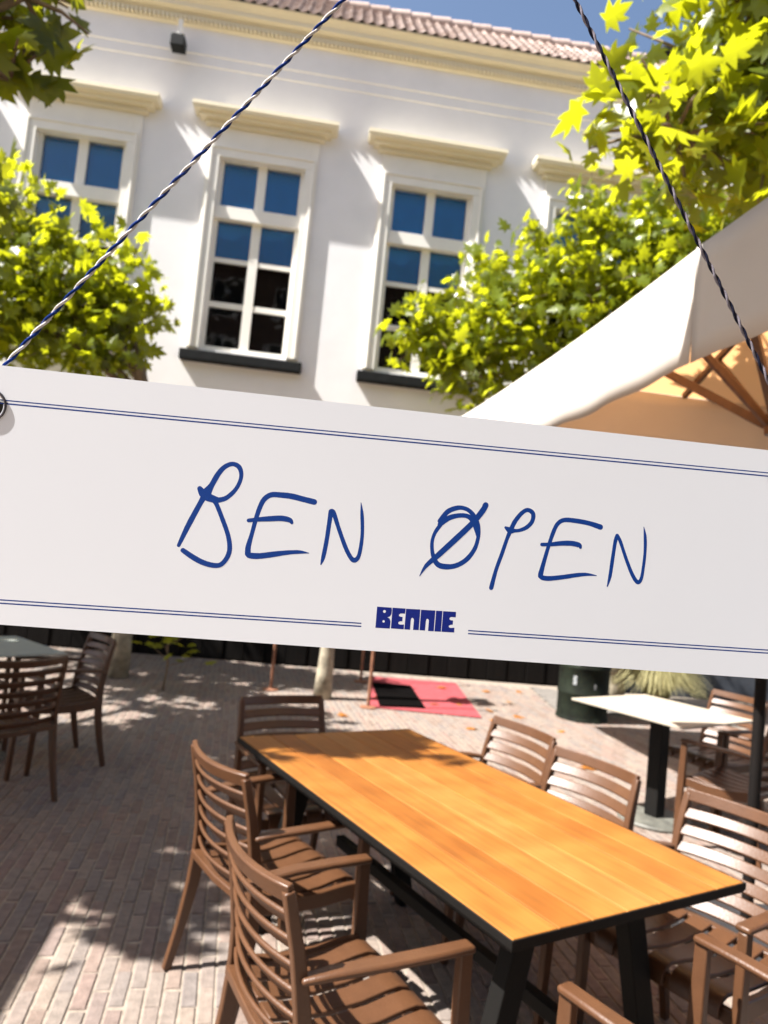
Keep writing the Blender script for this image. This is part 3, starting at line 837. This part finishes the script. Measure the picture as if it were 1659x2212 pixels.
# ------------------------------------------------------------------ chairs
def make_chair():
    c = empty('armchair')
    X = Vector((1, 0, 0))
    def stile(z):     # y of the back at height z
        P = [(0.0, -.262), (.15, -.228), (.30, -.200), (.42, -.190), (.55, -.198), (.70, -.226), (.84, -.262)]
        for (z0, y0), (z1, y1) in zip(P, P[1:]):
            if z <= z1: return y0 + (y1 - y0) * (z - z0) / (z1 - z0)
        return P[-1][1]
    def hx(z): return 0.250 - 0.035 * (z / .84)
    for s in (-1, 1):
        pts = [(s * hx(z), stile(z), z) for z in (0, .08, .16, .24, .32, .40, .46, .54, .62, .70, .78, .835)]
        MB().sweep(pts, .026, [.030, .034, .038, .043, .048, .050, .045, .040, .036, .032, .029, .026]).build('rear_leg', M_chair, c, smooth=True, angle=40, bevel=0.004)
        pts = [(s * .262, .232, 0), (s * .265, .225, .2), (s * .268, .217, .42), (s * .268, .212, .56), (s * .268, .210, .648)]
        MB().sweep(pts, [.026, .026, .027, .028, .028], [.030, .035, .044, .039, .036]).build('front_leg', M_chair, c, smooth=True, angle=40, bevel=0.004)
        pts = [(s * .232, -.215, .640), (s * .246, -.14, .650), (s * .262, -.02, .656), (s * .268, .10, .658), (s * .268, .230, .658)]
        MB().sweep(pts, [.034, .045, .048, .048, .046], [.016, .019, .019, .019, .019]).build('armrest', M_chair, c, smooth=True, angle=40, bevel=0.007)
        pts = [(s * .236, -.20, .425), (s * .240, -.08, .405), (s * .246, .06, .402), (s * .250, .16, .410), (s * .252, .208, .412)]
        MB().sweep(pts, .024, [.060, .056, .054, .056, .05]).build('side_rail', M_chair, c, smooth=True, angle=40, bevel=0.004)
    sy = [(-.195, .436), (-.12, .424), (-.03, .418), (.07, .424), (.14, .436), (.18, .440), (.208, .432), (.224, .412), (.228, .385)]
    pitch = .0905
    for k in range(5):
        xc = (k - 2) * pitch
        MB().sweep([(xc, a, b) for a, b in sy], pitch - .019, .013).build('seat_slat', M_chair, c, smooth=True, angle=40, bevel=0.003)
    MB().sweep([(-.225, -.205, .428), (0, -.212, .422), (.225, -.205, .428)], .04, .026, Vector((0, 1, 0))).build('rear_rail', M_chair, c, smooth=True, angle=40, bevel=0.004)
    MB().box((-.252, .188, .372), (.252, .209, .416)).build('front_rail', M_chair, c, bevel=0.005)
    def backbar(z, h, th, name):
        n = 10; pts = []
        for i in range(n + 1):
            f = -1 + 2 * i / n
            pts.append((f * (hx(z) + (.006 if name == 'top_rail' else -.006)), stile(z) - .044 * (1 - f * f) + .004, z + (0.006 * (f * f) if name == 'top_rail' else 0)))
        MB().sweep(pts, h, th, Vector((0, -.60, .80)) if name == 'back_slat' else Vector((0, -.3, 1)).normalized()).build(name, M_chair, c, smooth=True, angle=40, bevel=0.004)
    backbar(.824, .044, .020, 'top_rail')
    for k in range(6): backbar(.766 - .0585 * k, .042, .012, 'back_slat')
    return c
proto = make_chair(); first = [True]
def chair(bx, by, face, label, group, back=-.26):
    """bx, by: middle of the back's top rail; face: direction the sitter looks (degrees)"""
    o = proto if first[0] else copy_tree(proto)
    first[0] = False
    f = R(face)
    o.location = (bx - back * math.cos(f), by - back * math.sin(f), 0)
    o.rotation_euler = (0, 0, f - math.pi / 2)
    tag(o, label, 'chair', group)
GW, GL, GR = 'brown chairs around the wooden table', 'brown chairs around the shaded left table', 'brown chairs around the pale square table'
chair(-.237, 1.878, 29.2, 'nearest brown armchair on the left of the wooden table, its slatted seat fully visible', GW)
chair(-.495, 2.62, 36.5, 'brown slatted armchair on the left side of the wooden table, behind the nearest one', GW)
chair(-.422, 3.768, -60, 'dark slatted chair at the far end of the wooden table, facing along it', GW)
chair(.777, 3.606, 209, 'brown slatted chair farthest along the right side of the wooden table', GW)
chair(.97, 3.08, 212, 'brown slatted chair in the middle of the right side of the wooden table', GW)
chair(1.362, 2.61, 215, 'brown slatted armchair half in shadow beside the near right corner of the wooden table', GW)
chair(1.013, 1.49, 124.2, 'brown armchair at the near end of the wooden table, only its arms showing', GW)
chair(-1.885, 4.155, 149.3, 'dark armchair seen from behind at the left edge in the tree shade', GL)
chair(-1.92, 5.28, 222, 'dark armchair with bluish sheen on its back, standing right of the grey green table', GL)
chair(-3.15, 5.55, -45, 'dark armchair behind the grey green table, mostly hidden by the sign', GL)
chair(2.72, 5.395, 207, 'brown slatted armchair behind the right corner of the pale square table', GR)
chair(2.50, 4.40, 132.5, 'brown armchair at the near side of the pale square table by the right edge', GR)

# ------------------------------------------------------------------ parasols
def parasol(name, corner, ax, size, z_edge, z_top, drop, label, length, slit=None, mast=None, vo=.006, bare=(), struts=True):
    """corner: the near left corner of the square canopy; ax: unit vector of its left edge going away"""
    ax = Vector(ax).normalized(); px = Vector((ax.y, -ax.x, 0))
    C0 = Vector((corner[0], corner[1], 0))
    ctr = C0 + ax * length / 2 + px * size / 2
    root = empty(name, ctr, 0, label, 'parasol', 'square parasols in a row')
    L = lambda v: v - ctr
    cs = [C0, C0 + ax * length, C0 + ax * length + px * size, C0 + px * size]
    rim = []
    for i in range(4):
        a, b = cs[i], cs[(i + 1) % 4]
        for k in range(8):
            f = k / 8; rim.append(L(a.lerp(b, f)) + Vector((0, 0, z_edge - .012 * math.sin(f * math.pi))))
    apex = Vector((0, 0, z_top))
    cb = MB(); rings = []
    for f in (1, .66, .33, .04):
        rings.append([apex.lerp(p, f) - Vector((0, 0, .05 * f * (1 - f) * size * .6)) for p in rim])
    n = len(rim); top = [[p + Vector((0, 0, .004)) for p in r] for r in rings]
    cb.loft(rings + top[::-1], cap=False, closed=True)
    cb.build('canopy', M_canopy, root, smooth=True, angle=50)
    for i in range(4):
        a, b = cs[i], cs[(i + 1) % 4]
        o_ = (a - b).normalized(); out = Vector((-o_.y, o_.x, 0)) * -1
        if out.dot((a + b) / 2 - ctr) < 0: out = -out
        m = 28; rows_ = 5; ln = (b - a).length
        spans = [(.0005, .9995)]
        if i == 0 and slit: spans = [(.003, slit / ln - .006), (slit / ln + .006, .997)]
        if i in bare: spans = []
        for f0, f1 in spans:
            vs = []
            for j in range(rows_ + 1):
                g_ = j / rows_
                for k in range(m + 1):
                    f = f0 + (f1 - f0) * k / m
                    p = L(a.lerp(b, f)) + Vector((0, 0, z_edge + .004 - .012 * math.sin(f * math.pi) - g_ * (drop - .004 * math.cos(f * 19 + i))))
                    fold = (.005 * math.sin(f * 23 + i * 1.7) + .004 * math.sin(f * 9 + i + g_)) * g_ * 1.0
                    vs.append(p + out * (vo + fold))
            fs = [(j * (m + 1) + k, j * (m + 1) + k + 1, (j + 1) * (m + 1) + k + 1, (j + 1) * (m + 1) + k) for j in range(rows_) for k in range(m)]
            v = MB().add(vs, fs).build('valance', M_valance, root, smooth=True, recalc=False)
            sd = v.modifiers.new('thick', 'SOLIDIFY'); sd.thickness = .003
    hub_z = z_top - .06; run_z = z_edge - 0.34
    for i in range(4):
        for p, r_ in ((L(cs[i]) + Vector((0, 0, z_edge)), .028), (L((cs[i] + cs[(i + 1) % 4]) / 2) + Vector((0, 0, z_edge)), .022)):
            top_ = Vector((0, 0, hub_z)); e = p + (top_ - p) * .03 - Vector((0, 0, .03))
            midp = e.lerp(top_, .5) - Vector((0, 0, .02))
            rb_ = MB().sweep([e, midp, top_ - Vector((0, 0, .03))], r_ * 1.25, r_ * 1.5, Vector((-p.y, p.x, 0)).normalized()).build('rib', M_rib, root, bevel=.003)
            if struts: MB().sweep([e.lerp(midp, .78) - Vector((0, 0, .02)), Vector((0, 0, run_z)) + Vector((p.x, p.y, 0)).normalized() * .05], r_ * 1.2, r_ * 1.5, Vector((-p.y, p.x, 0)).normalized()).build('strut', M_rib, rb_, bevel=.003)
    if mast:                                   # side mast with an arm over the canopy
        mp = px * mast[0] + ax * mast[1]
        MB().tube([mp + Vector((0, 0, .02)), mp + Vector((0, 0, z_top + .28))], .035, 14).build('mast', M_rib, root, smooth=True, angle=40)
        MB().sweep([mp + Vector((0, 0, z_top + .25)), mp * .5 + Vector((0, 0, z_top + .30)), Vector((0, 0, z_top + .20))], .05, .07, Vector((0, 0, 1)).cross(mp).normalized()).build('arm', M_rib, root, bevel=.004)
        MB().tube([(0, 0, run_z - .05), (0, 0, z_top + .22)], .022, 12).build('hub_tube', M_rib, root, smooth=True, angle=40)
    else:
        mp = Vector((0, 0, 0))
        MB().tube([(0, 0, .02), (0, 0, z_top + .1)], .026, 14).build('mast', M_mast, root, smooth=True, angle=40)
        MB().lathe([(0, z_top + .06), (.03, z_top + .06), (.045, z_top + .1), (.02, z_top + .16), (0, z_top + .17)], 14).build('finial', M_rib, root, smooth=True, angle=50)
    MB().lathe([(0, run_z - .05), (.055, run_z - .05), (.06, run_z), (.055, run_z + .05), (0, run_z + .05)], 18).build('runner', M_rib, root, smooth=True, angle=40)
    MB().box((mp.x - .30, mp.y - .30, 0.004), (mp.x + .30, mp.y + .30, .07)).build('base_block', M_pot, root, bevel=.01)
    return root
AX = (-0.124, 0.992, 0)
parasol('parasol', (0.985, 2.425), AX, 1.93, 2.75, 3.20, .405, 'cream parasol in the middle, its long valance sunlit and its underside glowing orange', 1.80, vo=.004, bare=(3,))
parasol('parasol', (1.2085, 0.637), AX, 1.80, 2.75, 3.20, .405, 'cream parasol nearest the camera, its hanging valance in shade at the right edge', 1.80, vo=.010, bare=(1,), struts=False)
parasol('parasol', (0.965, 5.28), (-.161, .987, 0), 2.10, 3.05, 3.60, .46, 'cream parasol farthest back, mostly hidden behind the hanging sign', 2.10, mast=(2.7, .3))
parasol('parasol', (-5.05, 0.75), AX, 2.30, 2.50, 3.10, .32, 'cream square parasol standing left of the patio, outside the picture', 2.30, None)

# awning added out of view to cast shade on the near valance
aw = empty('blocker', (0, 0, 0), 0, 'cream cloth awning added overhead, out of view, to shade the near valance', 'blocker')
a_ = MB(); A0, A1 = (-0.70, -0.25, 4.35), (3.4, 2.09, 3.80)
a_.add([(A0[0], A0[1], A0[2]), (A1[0], A0[1], A0[2]), (A1[0], A1[1], A1[2]), (A0[0], A1[1], A1[2])], [(0, 1, 2, 3)])
ac = a_.build('blocker_cloth', M_valance, aw)
ac.modifiers.new('thick', 'SOLIDIFY').thickness = .004
MB().tube([(A0[0], A1[1], A1[2]), (A1[0], A1[1], A1[2])], .03, 10).build('front_bar', M_frame, aw, smooth=True)
for x in (A0[0] + .1, A1[0] - .1): MB().sweep([(x, A0[1], A0[2] - .1), (x, .9, 4.0), (x, A1[1], A1[2] - .02)], .03, .04).build('folding_arm', M_frame, aw, bevel=.004)

blocker_post = empty('sky_blocker', (0.56, 0.20, 0), 0, 'unseen dark post added to dim the right end of the sign', 'sky blocker')  # unseen post, added to block sky light from the sign's right end
MB().box((-.05, -.42, 0), (.10, .40, 4.2)).build('blocker_post', M_board, blocker_post, bevel=.006)

# ------------------------------------------------------------------ the hanging sign
SO = Vector((0.0008, 0.7192, 1.634)); SX = Vector((0.993, 0.1173, 0.0102)).normalized()
SZ = Vector((-0.0047, -0.0468, 0.9989)); SZ = (SZ - SX * SZ.dot(SX)).normalized(); SN = SX.cross(SZ)      # SN = SX x SZ points to the viewer when negative y
if SN.y > 0: SN = -SN
sign = bpy.data.objects.new('hanging_sign', None); COL.objects.link(sign); sign.empty_display_size = .1
Ms = Matrix((SX, SZ, SX.cross(SZ))).transposed().to_4x4(); Ms.translation = SO
sign.matrix_world = Ms
FS = 1.0 if SX.cross(SZ).y < 0 else -1.0       # local z sign that faces the viewer
tag(sign, 'white sign board lettered BEN ØPEN in blue handwriting with a BENNIE logo, hanging on twine', 'sign')
U0, U1, V0, V1 = -.425, .465, -.1265, .1136
rgt = .0145; HC = [(-.3775, .0755), (.4175, .0845)]
bmh = bmesh.new()
def loop(pts, z):
    vs = [bmh.verts.new((x, y, z)) for x, y in pts]
    es = [bmh.edges.new((vs[i], vs[(i + 1) % len(vs)])) for i in range(len(vs))]
    return vs, es
allv = []
for z in (0.0, -0.003 * FS):
    es = []; vv = []
    v_, e_ = loop([(U0, V0), (U1, V0), (U1, V1), (U0, V1)], z); es += e_; vv.append(v_)
    for hx_, hy_ in HC:
        v_, e_ = loop([(hx_ + .0125 * math.cos(k * math.pi / 12), hy_ + .0125 * math.sin(k * math.pi / 12)) for k in range(24)], z); es += e_; vv.append(v_)
    bmesh.ops.triangle_fill(bmh, edges=es, use_beauty=True, use_dissolve=False); allv.append(vv)
for a, b in zip(*allv):
    for i in range(len(a)):
        bmh.faces.new((a[i], a[(i + 1) % len(a)], b[(i + 1) % len(b)], b[i]))
bmesh.ops.recalc_face_normals(bmh, faces=bmh.faces)
me = bpy.data.meshes.new('board'); bmh.to_mesh(me); bmh.free(); me.materials.append(M_board_white)
link('board', me, sign)
for hx_, hy_ in HC:
    rings = []
    for k in range(32):
        a = k * 2 * math.pi / 32
        rings.append([(hx_ + (rgt + .0012 * math.cos(q * math.pi / 4)) * math.cos(a), hy_ + (rgt + .0012 * math.cos(q * math.pi / 4)) * math.sin(a), FS * .0004 + .0012 * math.sin(q * math.pi / 4)) for q in range(8)])
    MB().loft(rings, closed=True).build('grommet', M_steel, sign, smooth=True)
def ribbon(mb, pts, depth):
    """a pen stroke of changing width laid on the board; x, y, width in millimetres"""
    P = catmull(pts, 7); n = len(P)
    dirs = []
    for i in range(n):
        a, b = P[max(i - 1, 0)], P[min(i + 1, n - 1)]
        d = Vector((b[0] - a[0], b[1] - a[1])); dirs.append(d.normalized() if d.length > 1e-6 else (dirs[-1] if dirs else Vector((1, 0))))
    Lp, Rp = [], []
    for p, d in zip(P, dirs):
        nn = Vector((-d.y, d.x)); h = max(p[2], .2) * .55 * (1 + .06 * noise.noise(Vector((p[0] * .9, p[1] * .9, depth))))
        Lp.append((p[0] + nn.x * h, p[1] + nn.y * h)); Rp.append((p[0] - nn.x * h, p[1] - nn.y * h))
    z = FS * (.00003 + depth * .000015)
    base = len(mb.v)
    for a, b in zip(Lp, Rp):
        mb.v += [(a[0] / 1000, a[1] / 1000, z), (b[0] / 1000, b[1] / 1000, z)]
    for i in range(n - 1): mb.f.append((base + 2 * i, base + 2 * i + 1, base + 2 * i + 3, base + 2 * i + 2))
    for e, s in ((0, -1), (n - 1, 1)):                        # round ends
        p, d = P[e], dirs[e] * s; h = max(p[2], .2) * .55
        c = len(mb.v); mb.v.append((p[0] / 1000, p[1] / 1000, z)); nn = Vector((-d.y, d.x))
        k = 8
        for q in range(k + 1):
            a = -math.pi / 2 + math.pi * q / k
            v = d * math.cos(a) + nn * math.sin(a); mb.v.append(((p[0] + v.x * h) / 1000, (p[1] + v.y * h) / 1000, z))
        for q in range(k): mb.f.append((c, c + 1 + q, c + 2 + q))
B1 = [(-194.6, -39.1, 3.14), (-187.4, -19.2, 4.71), (-177.4, 4.8, 4.71), (-173.3, 13.3, 7.84), (-169.2, 21.2, 4.97), (-164.1, 32.4, 4.71), (-158.6, 39.8, 4.18), (-151.6, 43.4, 3.92), (-145.2, 41.2, 4.18), (-142.3, 34.5, 3.66), (-143.2, 26.3, 3.4), (-147.3, 17.7, 3.66), (-154.6, 10.1, 4.18), (-162.3, 7.2, 4.71)]
B2 = [(-161.1, 7.4, 4.44), (-169.2, 8.7, 7.06), (-176.3, 12.4, 7.32), (-180.0, 16.8, 4.44)]
B3 = [(-166.7, 7.7, 5.75), (-163.2, 3.7, 3.92), (-156.5, -9.5, 3.92), (-149.5, -25.1, 3.92), (-146.7, -37.4, 4.18), (-148.1, -46.3, 4.18), (-153.0, -53.6, 4.18), (-159.5, -55.4, 4.44), (-169.5, -53.8, 4.71), (-179.6, -49.6, 4.71), (-190.2, -43.5, 4.18)]
E1 = [(-70.1, 14.3, 5.23), (-80.4, 15.9, 4.97), (-91.9, 17.7, 5.23), (-102.0, 18.0, 4.97), (-111.9, 17.3, 4.71), (-118.3, 12.3, 4.44), (-121.8, 3.8, 4.18), (-124.5, -7.8, 3.92), (-126.9, -21.9, 3.66), (-129.2, -34.6, 4.71), (-129.0, -41.5, 5.23)]
E2 = [(-129.3, -40.9, 4.71), (-126.8, -43.0, 5.23), (-117.5, -42.7, 5.23), (-105.3, -40.1, 4.97), (-90.6, -37.0, 3.92), (-79.4, -35.6, 3.14), (-70.5, -35.9, 0.52)]
E3 = [(-131.2, -9.4, 3.4), (-122.0, -7.6, 3.92), (-111.0, -5.9, 4.71), (-99.9, -4.5, 4.97), (-92.2, -5.5, 4.44), (-89.8, -7.8, 2.88)]
N1 = [(-57.9, -46.0, 1.05), (-56.3, -38.5, 3.66), (-54.6, -23.0, 3.92), (-53.6, -6.4, 3.92), (-52.9, 6.4, 4.44)]
N2 = [(-52.9, 6.9, 3.92), (-50.2, 5.4, 4.18), (-43.8, -9.3, 3.66), (-35.8, -26.5, 3.92), (-29.8, -36.2, 3.92), (-25.7, -39.0, 4.44), (-22.1, -35.5, 3.66), (-20.5, -25.2, 3.4), (-20.3, -11.1, 3.14), (-22.1, 5.4, 3.14), (-24.3, 18.0, 0.52)]
O1 = [(56.0, 7.1, 4.48), (62.4, 16.6, 4.48), (69.6, 20.9, 4.48), (77.0, 22.4, 3.88), (84.8, 20.1, 3.88), (91.5, 13.3, 4.48), (95.7, 4.7, 3.59), (96.3, -5.7, 3.59), (93.6, -17.8, 3.88), (86.3, -28.9, 4.48), (76.3, -35.7, 4.48), (65.9, -37.7, 5.08), (57.4, -35.8, 4.78), (52.1, -27.3, 3.88), (50.0, -15.7, 3.29), (51.7, -5.9, 3.29), (56.8, 3.4, 3.88)]
O2 = [(56.3, 3.8, 4.48), (64.4, 10.8, 4.78), (74.7, 14.4, 4.18), (83.8, 14.4, 4.18), (90.4, 9.5, 5.08), (93.4, 1.5, 3.29), (94.8, -5.1, 0.9)]
O3 = [(40.6, -49.0, 0.6), (46.4, -38.2, 3.59), (57.3, -26.9, 5.08), (73.8, -9.1, 5.38), (89.0, 7.9, 5.38), (98.4, 21.4, 5.38), (101.0, 27.3, 5.38)]
P1 = [(114.3, -54.9, 4.18), (117.6, -36.7, 3.59), (122.2, -19.8, 3.59), (126.1, -4.5, 3.59), (129.2, 4.8, 4.18), (132.9, 14.1, 4.18), (139.1, 22.9, 3.88), (145.0, 26.5, 3.88), (150.7, 23.3, 4.18), (150.6, 15.7, 3.88), (145.8, 9.3, 3.88), (138.4, 5.3, 3.29), (132.3, 4.3, 3.29)]
P2 = [(133.1, 4.4, 3.59), (128.4, 4.4, 5.98), (123.6, 6.7, 2.39)]
F1 = [(222.9, 16.2, 5.08), (210.8, 18.9, 4.48), (196.4, 20.2, 4.48), (183.8, 19.8, 4.18), (177.2, 15.1, 3.88), (173.4, 5.7, 3.88), (169.9, -8.2, 3.59), (166.7, -23.5, 3.88), (164.4, -35.8, 4.78), (164.2, -38.8, 4.78)]
F2 = [(164.0, -38.5, 4.18), (166.6, -40.4, 4.48), (173.7, -40.6, 4.48), (187.6, -38.1, 4.18), (201.4, -35.0, 3.88), (212.3, -33.3, 2.99), (223.2, -33.6, 0.6)]
F3 = [(162.8, -7.0, 3.29), (172.1, -6.0, 3.59), (182.9, -4.0, 4.48), (193.8, -3.1, 4.78), (201.8, -4.2, 4.48), (203.6, -6.5, 2.69)]
M1 = [(235.8, -43.6, 1.2), (237.7, -32.8, 3.29), (238.9, -14.4, 3.59), (240.1, 2.5, 3.59), (241.6, 8.8, 3.88)]
M2 = [(241.6, 9.1, 3.59), (245.7, 3.0, 3.29), (253.7, -14.6, 3.29), (261.4, -29.3, 3.59), (267.7, -36.7, 3.88), (271.4, -33.0, 3.29), (272.7, -20.7, 2.99), (273.1, -5.3, 2.99), (271.9, 9.9, 2.99), (269.5, 20.5, 0.6)]
LB = [(1.0, -82.6), (15.5, -82.5), (16.0, -84.9), (15.9, -89.0), (14.6, -91.3), (12.1, -92.4), (14.4, -93.3), (15.6, -96.0), (15.7, -99.3), (15.5, -103.3), (1.2, -103.5)]
LBholes = [(8.6, -86.8), (10.1, -86.7), (8.6, -96.7), (9.8, -96.6)]
LE = [(16.4, -82.5), (29.5, -82.3), (29.5, -87.4), (25.0, -87.6), (23.5, -88.8), (23.5, -90.1), (25.3, -90.8), (27.3, -90.8), (27.4, -95.1), (25.0, -95.4), (23.6, -96.3), (23.6, -97.9), (25.3, -98.6), (29.4, -98.2), (29.5, -103.0), (16.6, -103.0)]
Ln = [(30.0, -82.5), (44.4, -82.1), (44.6, -102.7), (38.9, -102.8), (38.8, -92.8), (38.2, -91.5), (37.0, -90.9), (36.1, -91.6), (35.7, -93.4), (35.9, -102.9), (30.1, -103.0)]
Lm = [(45.1, -82.3), (59.6, -82.0), (59.8, -102.7), (54.0, -102.8), (53.9, -92.5), (53.3, -91.2), (52.3, -90.7), (51.4, -91.3), (51.0, -92.7), (50.9, -102.6), (45.4, -102.7)]
LI = [(60.3, -82.1), (66.8, -81.9), (67.1, -102.6), (60.5, -102.8)]
LF = [(67.5, -82.0), (80.6, -81.8), (80.8, -87.2), (76.0, -87.2), (74.6, -88.2), (74.6, -89.7), (76.3, -90.5), (78.4, -90.5), (78.4, -94.7), (76.0, -95.1), (74.5, -96.0), (74.7, -97.5), (76.2, -98.1), (80.4, -97.6), (80.6, -102.4), (67.6, -102.6)]

for strokes in ([B1, B2, B3], [E1, E2, E3], [N1, N2], [O1, O2, O3], [P1, P2], [F1, F2, F3], [M1, M2]):
    mb = MB()
    for d, s in enumerate(strokes): ribbon(mb, s, d)
    mb.build('letter', M_ink, sign, recalc=False)
def flat(outline, holes, name, m):
    b = bmesh.new(); es = []
    for pts in [outline] + holes:
        vs = [b.verts.new((x / 1000, y / 1000, FS * .00003)) for x, y in pts]
        es += [b.edges.new((vs[i], vs[(i + 1) % len(vs)])) for i in range(len(vs))]
    bmesh.ops.triangle_fill(b, edges=es, use_beauty=True, use_dissolve=False)
    me = bpy.data.meshes.new(name); b.to_mesh(me); b.free(); me.materials.append(m)
    return link(name, me, sign)
circ = lambda x, y, r: [(x + r * math.cos(k * math.pi / 8), y + r * math.sin(k * math.pi / 8)) for k in range(16)]
flat(LB, [circ(8.7, -86.8, 1.45), circ(8.7, -96.65, 1.2)], 'logo_letter', M_logo)
for o_ in (LE, Ln, Lm, LI, LF): flat(o_, [], 'logo_letter', M_logo)
def rule(x0, y0, x1, y1, wd):
    flat([(x0, y0 - wd / 2), (x1, y1 - wd / 2), (x1, y1 + wd / 2), (x0, y0 + wd / 2)], [], 'printed_line', M_line)
rule(-420, 80.9, 460, 90.4, 1.1); rule(-420, 77.9, 460, 86.9, 1.35)
rule(-420, -104.3, -13, -100.2, 1.15); rule(-420, -107.4, -12.8, -103.2, 1.25)
rule(94.6, -99.4, 460, -95.8, 1.15); rule(94.8, -102.4, 460, -99.0, 1.25)

# twine
def SP(u, v, w=0.0): return SO + SX * u / 1000 + SZ * v / 1000 + SN * w / 1000
def twine(pts, mats, label, names):
    t = empty('twine', pts[0], 0, label, 'twine', 'twisted twine holding the sign')
    P0 = Vector(pts[0]); rt_ = random.Random(len(label))
    Q = [Vector(p) - P0 for p in pts]
    fine = []; s_acc = 0
    for a, b in zip(Q, Q[1:]):
        n = max(2, int((b - a).length / .0016))
        for k in range(n): fine.append(a.lerp(b, k / n))
    fine.append(Q[-1])
    ref = Vector((.3, 1, .1))
    for h in (0, 1):
        mb = MB(); pp = []; rad = []
        acc = 0
        for i, p in enumerate(fine):
            d = (fine[min(i + 1, len(fine) - 1)] - fine[max(i - 1, 0)]).normalized()
            e1 = (ref - d * ref.dot(d)).normalized(); e2 = d.cross(e1)
            if i: acc += (p - fine[i - 1]).length
            ph = acc / .0300 * 2 * math.pi + h * math.pi + .5 * noise.noise(Vector((acc * 30, 3.1, 0)))
            r = .00112 * (1 + .15 * noise.noise(Vector((acc * 120, h * 9, 1))))
            pp.append(p + (e1 * math.cos(ph) + e2 * math.sin(ph)) * r + Vector((0, 0, 0)))
            rad.append(  .00138 * (1 + .14 * noise.noise(Vector((acc * 260, h * 5 + 2, 4)))))
        mb.tube(pp, rad, 7)
        mb.build(names[h], mats[h], t, smooth=True)
    fz = MB()
    for k in range(260):
        i = rt_.randrange(len(fine) - 1); p = fine[i]
        d = Vector((rt_.gauss(0, 1), rt_.gauss(0, 1), rt_.gauss(0, 1))).normalized()
        a = p + d * .0015; b = a + d * rt_.uniform(.001, .004) + Vector((rt_.gauss(0, .001), rt_.gauss(0, .001), rt_.gauss(0, .001)))
        fz.tube([a, a.lerp(b, .5) + Vector((rt_.gauss(0, .0004),) * 3), b], .00006, 3)
    tag(fz.build('fuzz', mats[0], t), kind='stuff')
    return t
apex = SP(48, 704, -8)
twine([apex, SP(-90.3, 508.7, -5), SP(-368.4, 114.8, -3.5), SP(-377, 77, -4.5)], (M_twine_w, M_twine_b), 'blue and white twisted twine running down to the left end of the sign', ('white_strand', 'navy_strand'))
twine([apex + SN * .004, SP(150.9, 551.6, -5), SP(392.3, 192.7, -3.5), SP(420, 150, -3.5), SP(417.5, 86, -4.5)], (M_twine_g, M_twine_k), 'dark grey and black twisted twine running down to the right end of the sign', ('grey_strand', 'black_strand'))
hk = empty('ceiling_hook', apex, 0, 'small steel hook from which both twines hang, above the picture', 'hook')
MB().tube([(0, 0, .6), (0, 0, .03)] + [(.012 * math.sin(a) , 0, .012 + .016 * math.cos(a)) for a in (0.4, 1.2, 2.0, 2.8, 3.6, 4.4)], .002, 8).build('hook_wire', M_steel, hk, smooth=True)
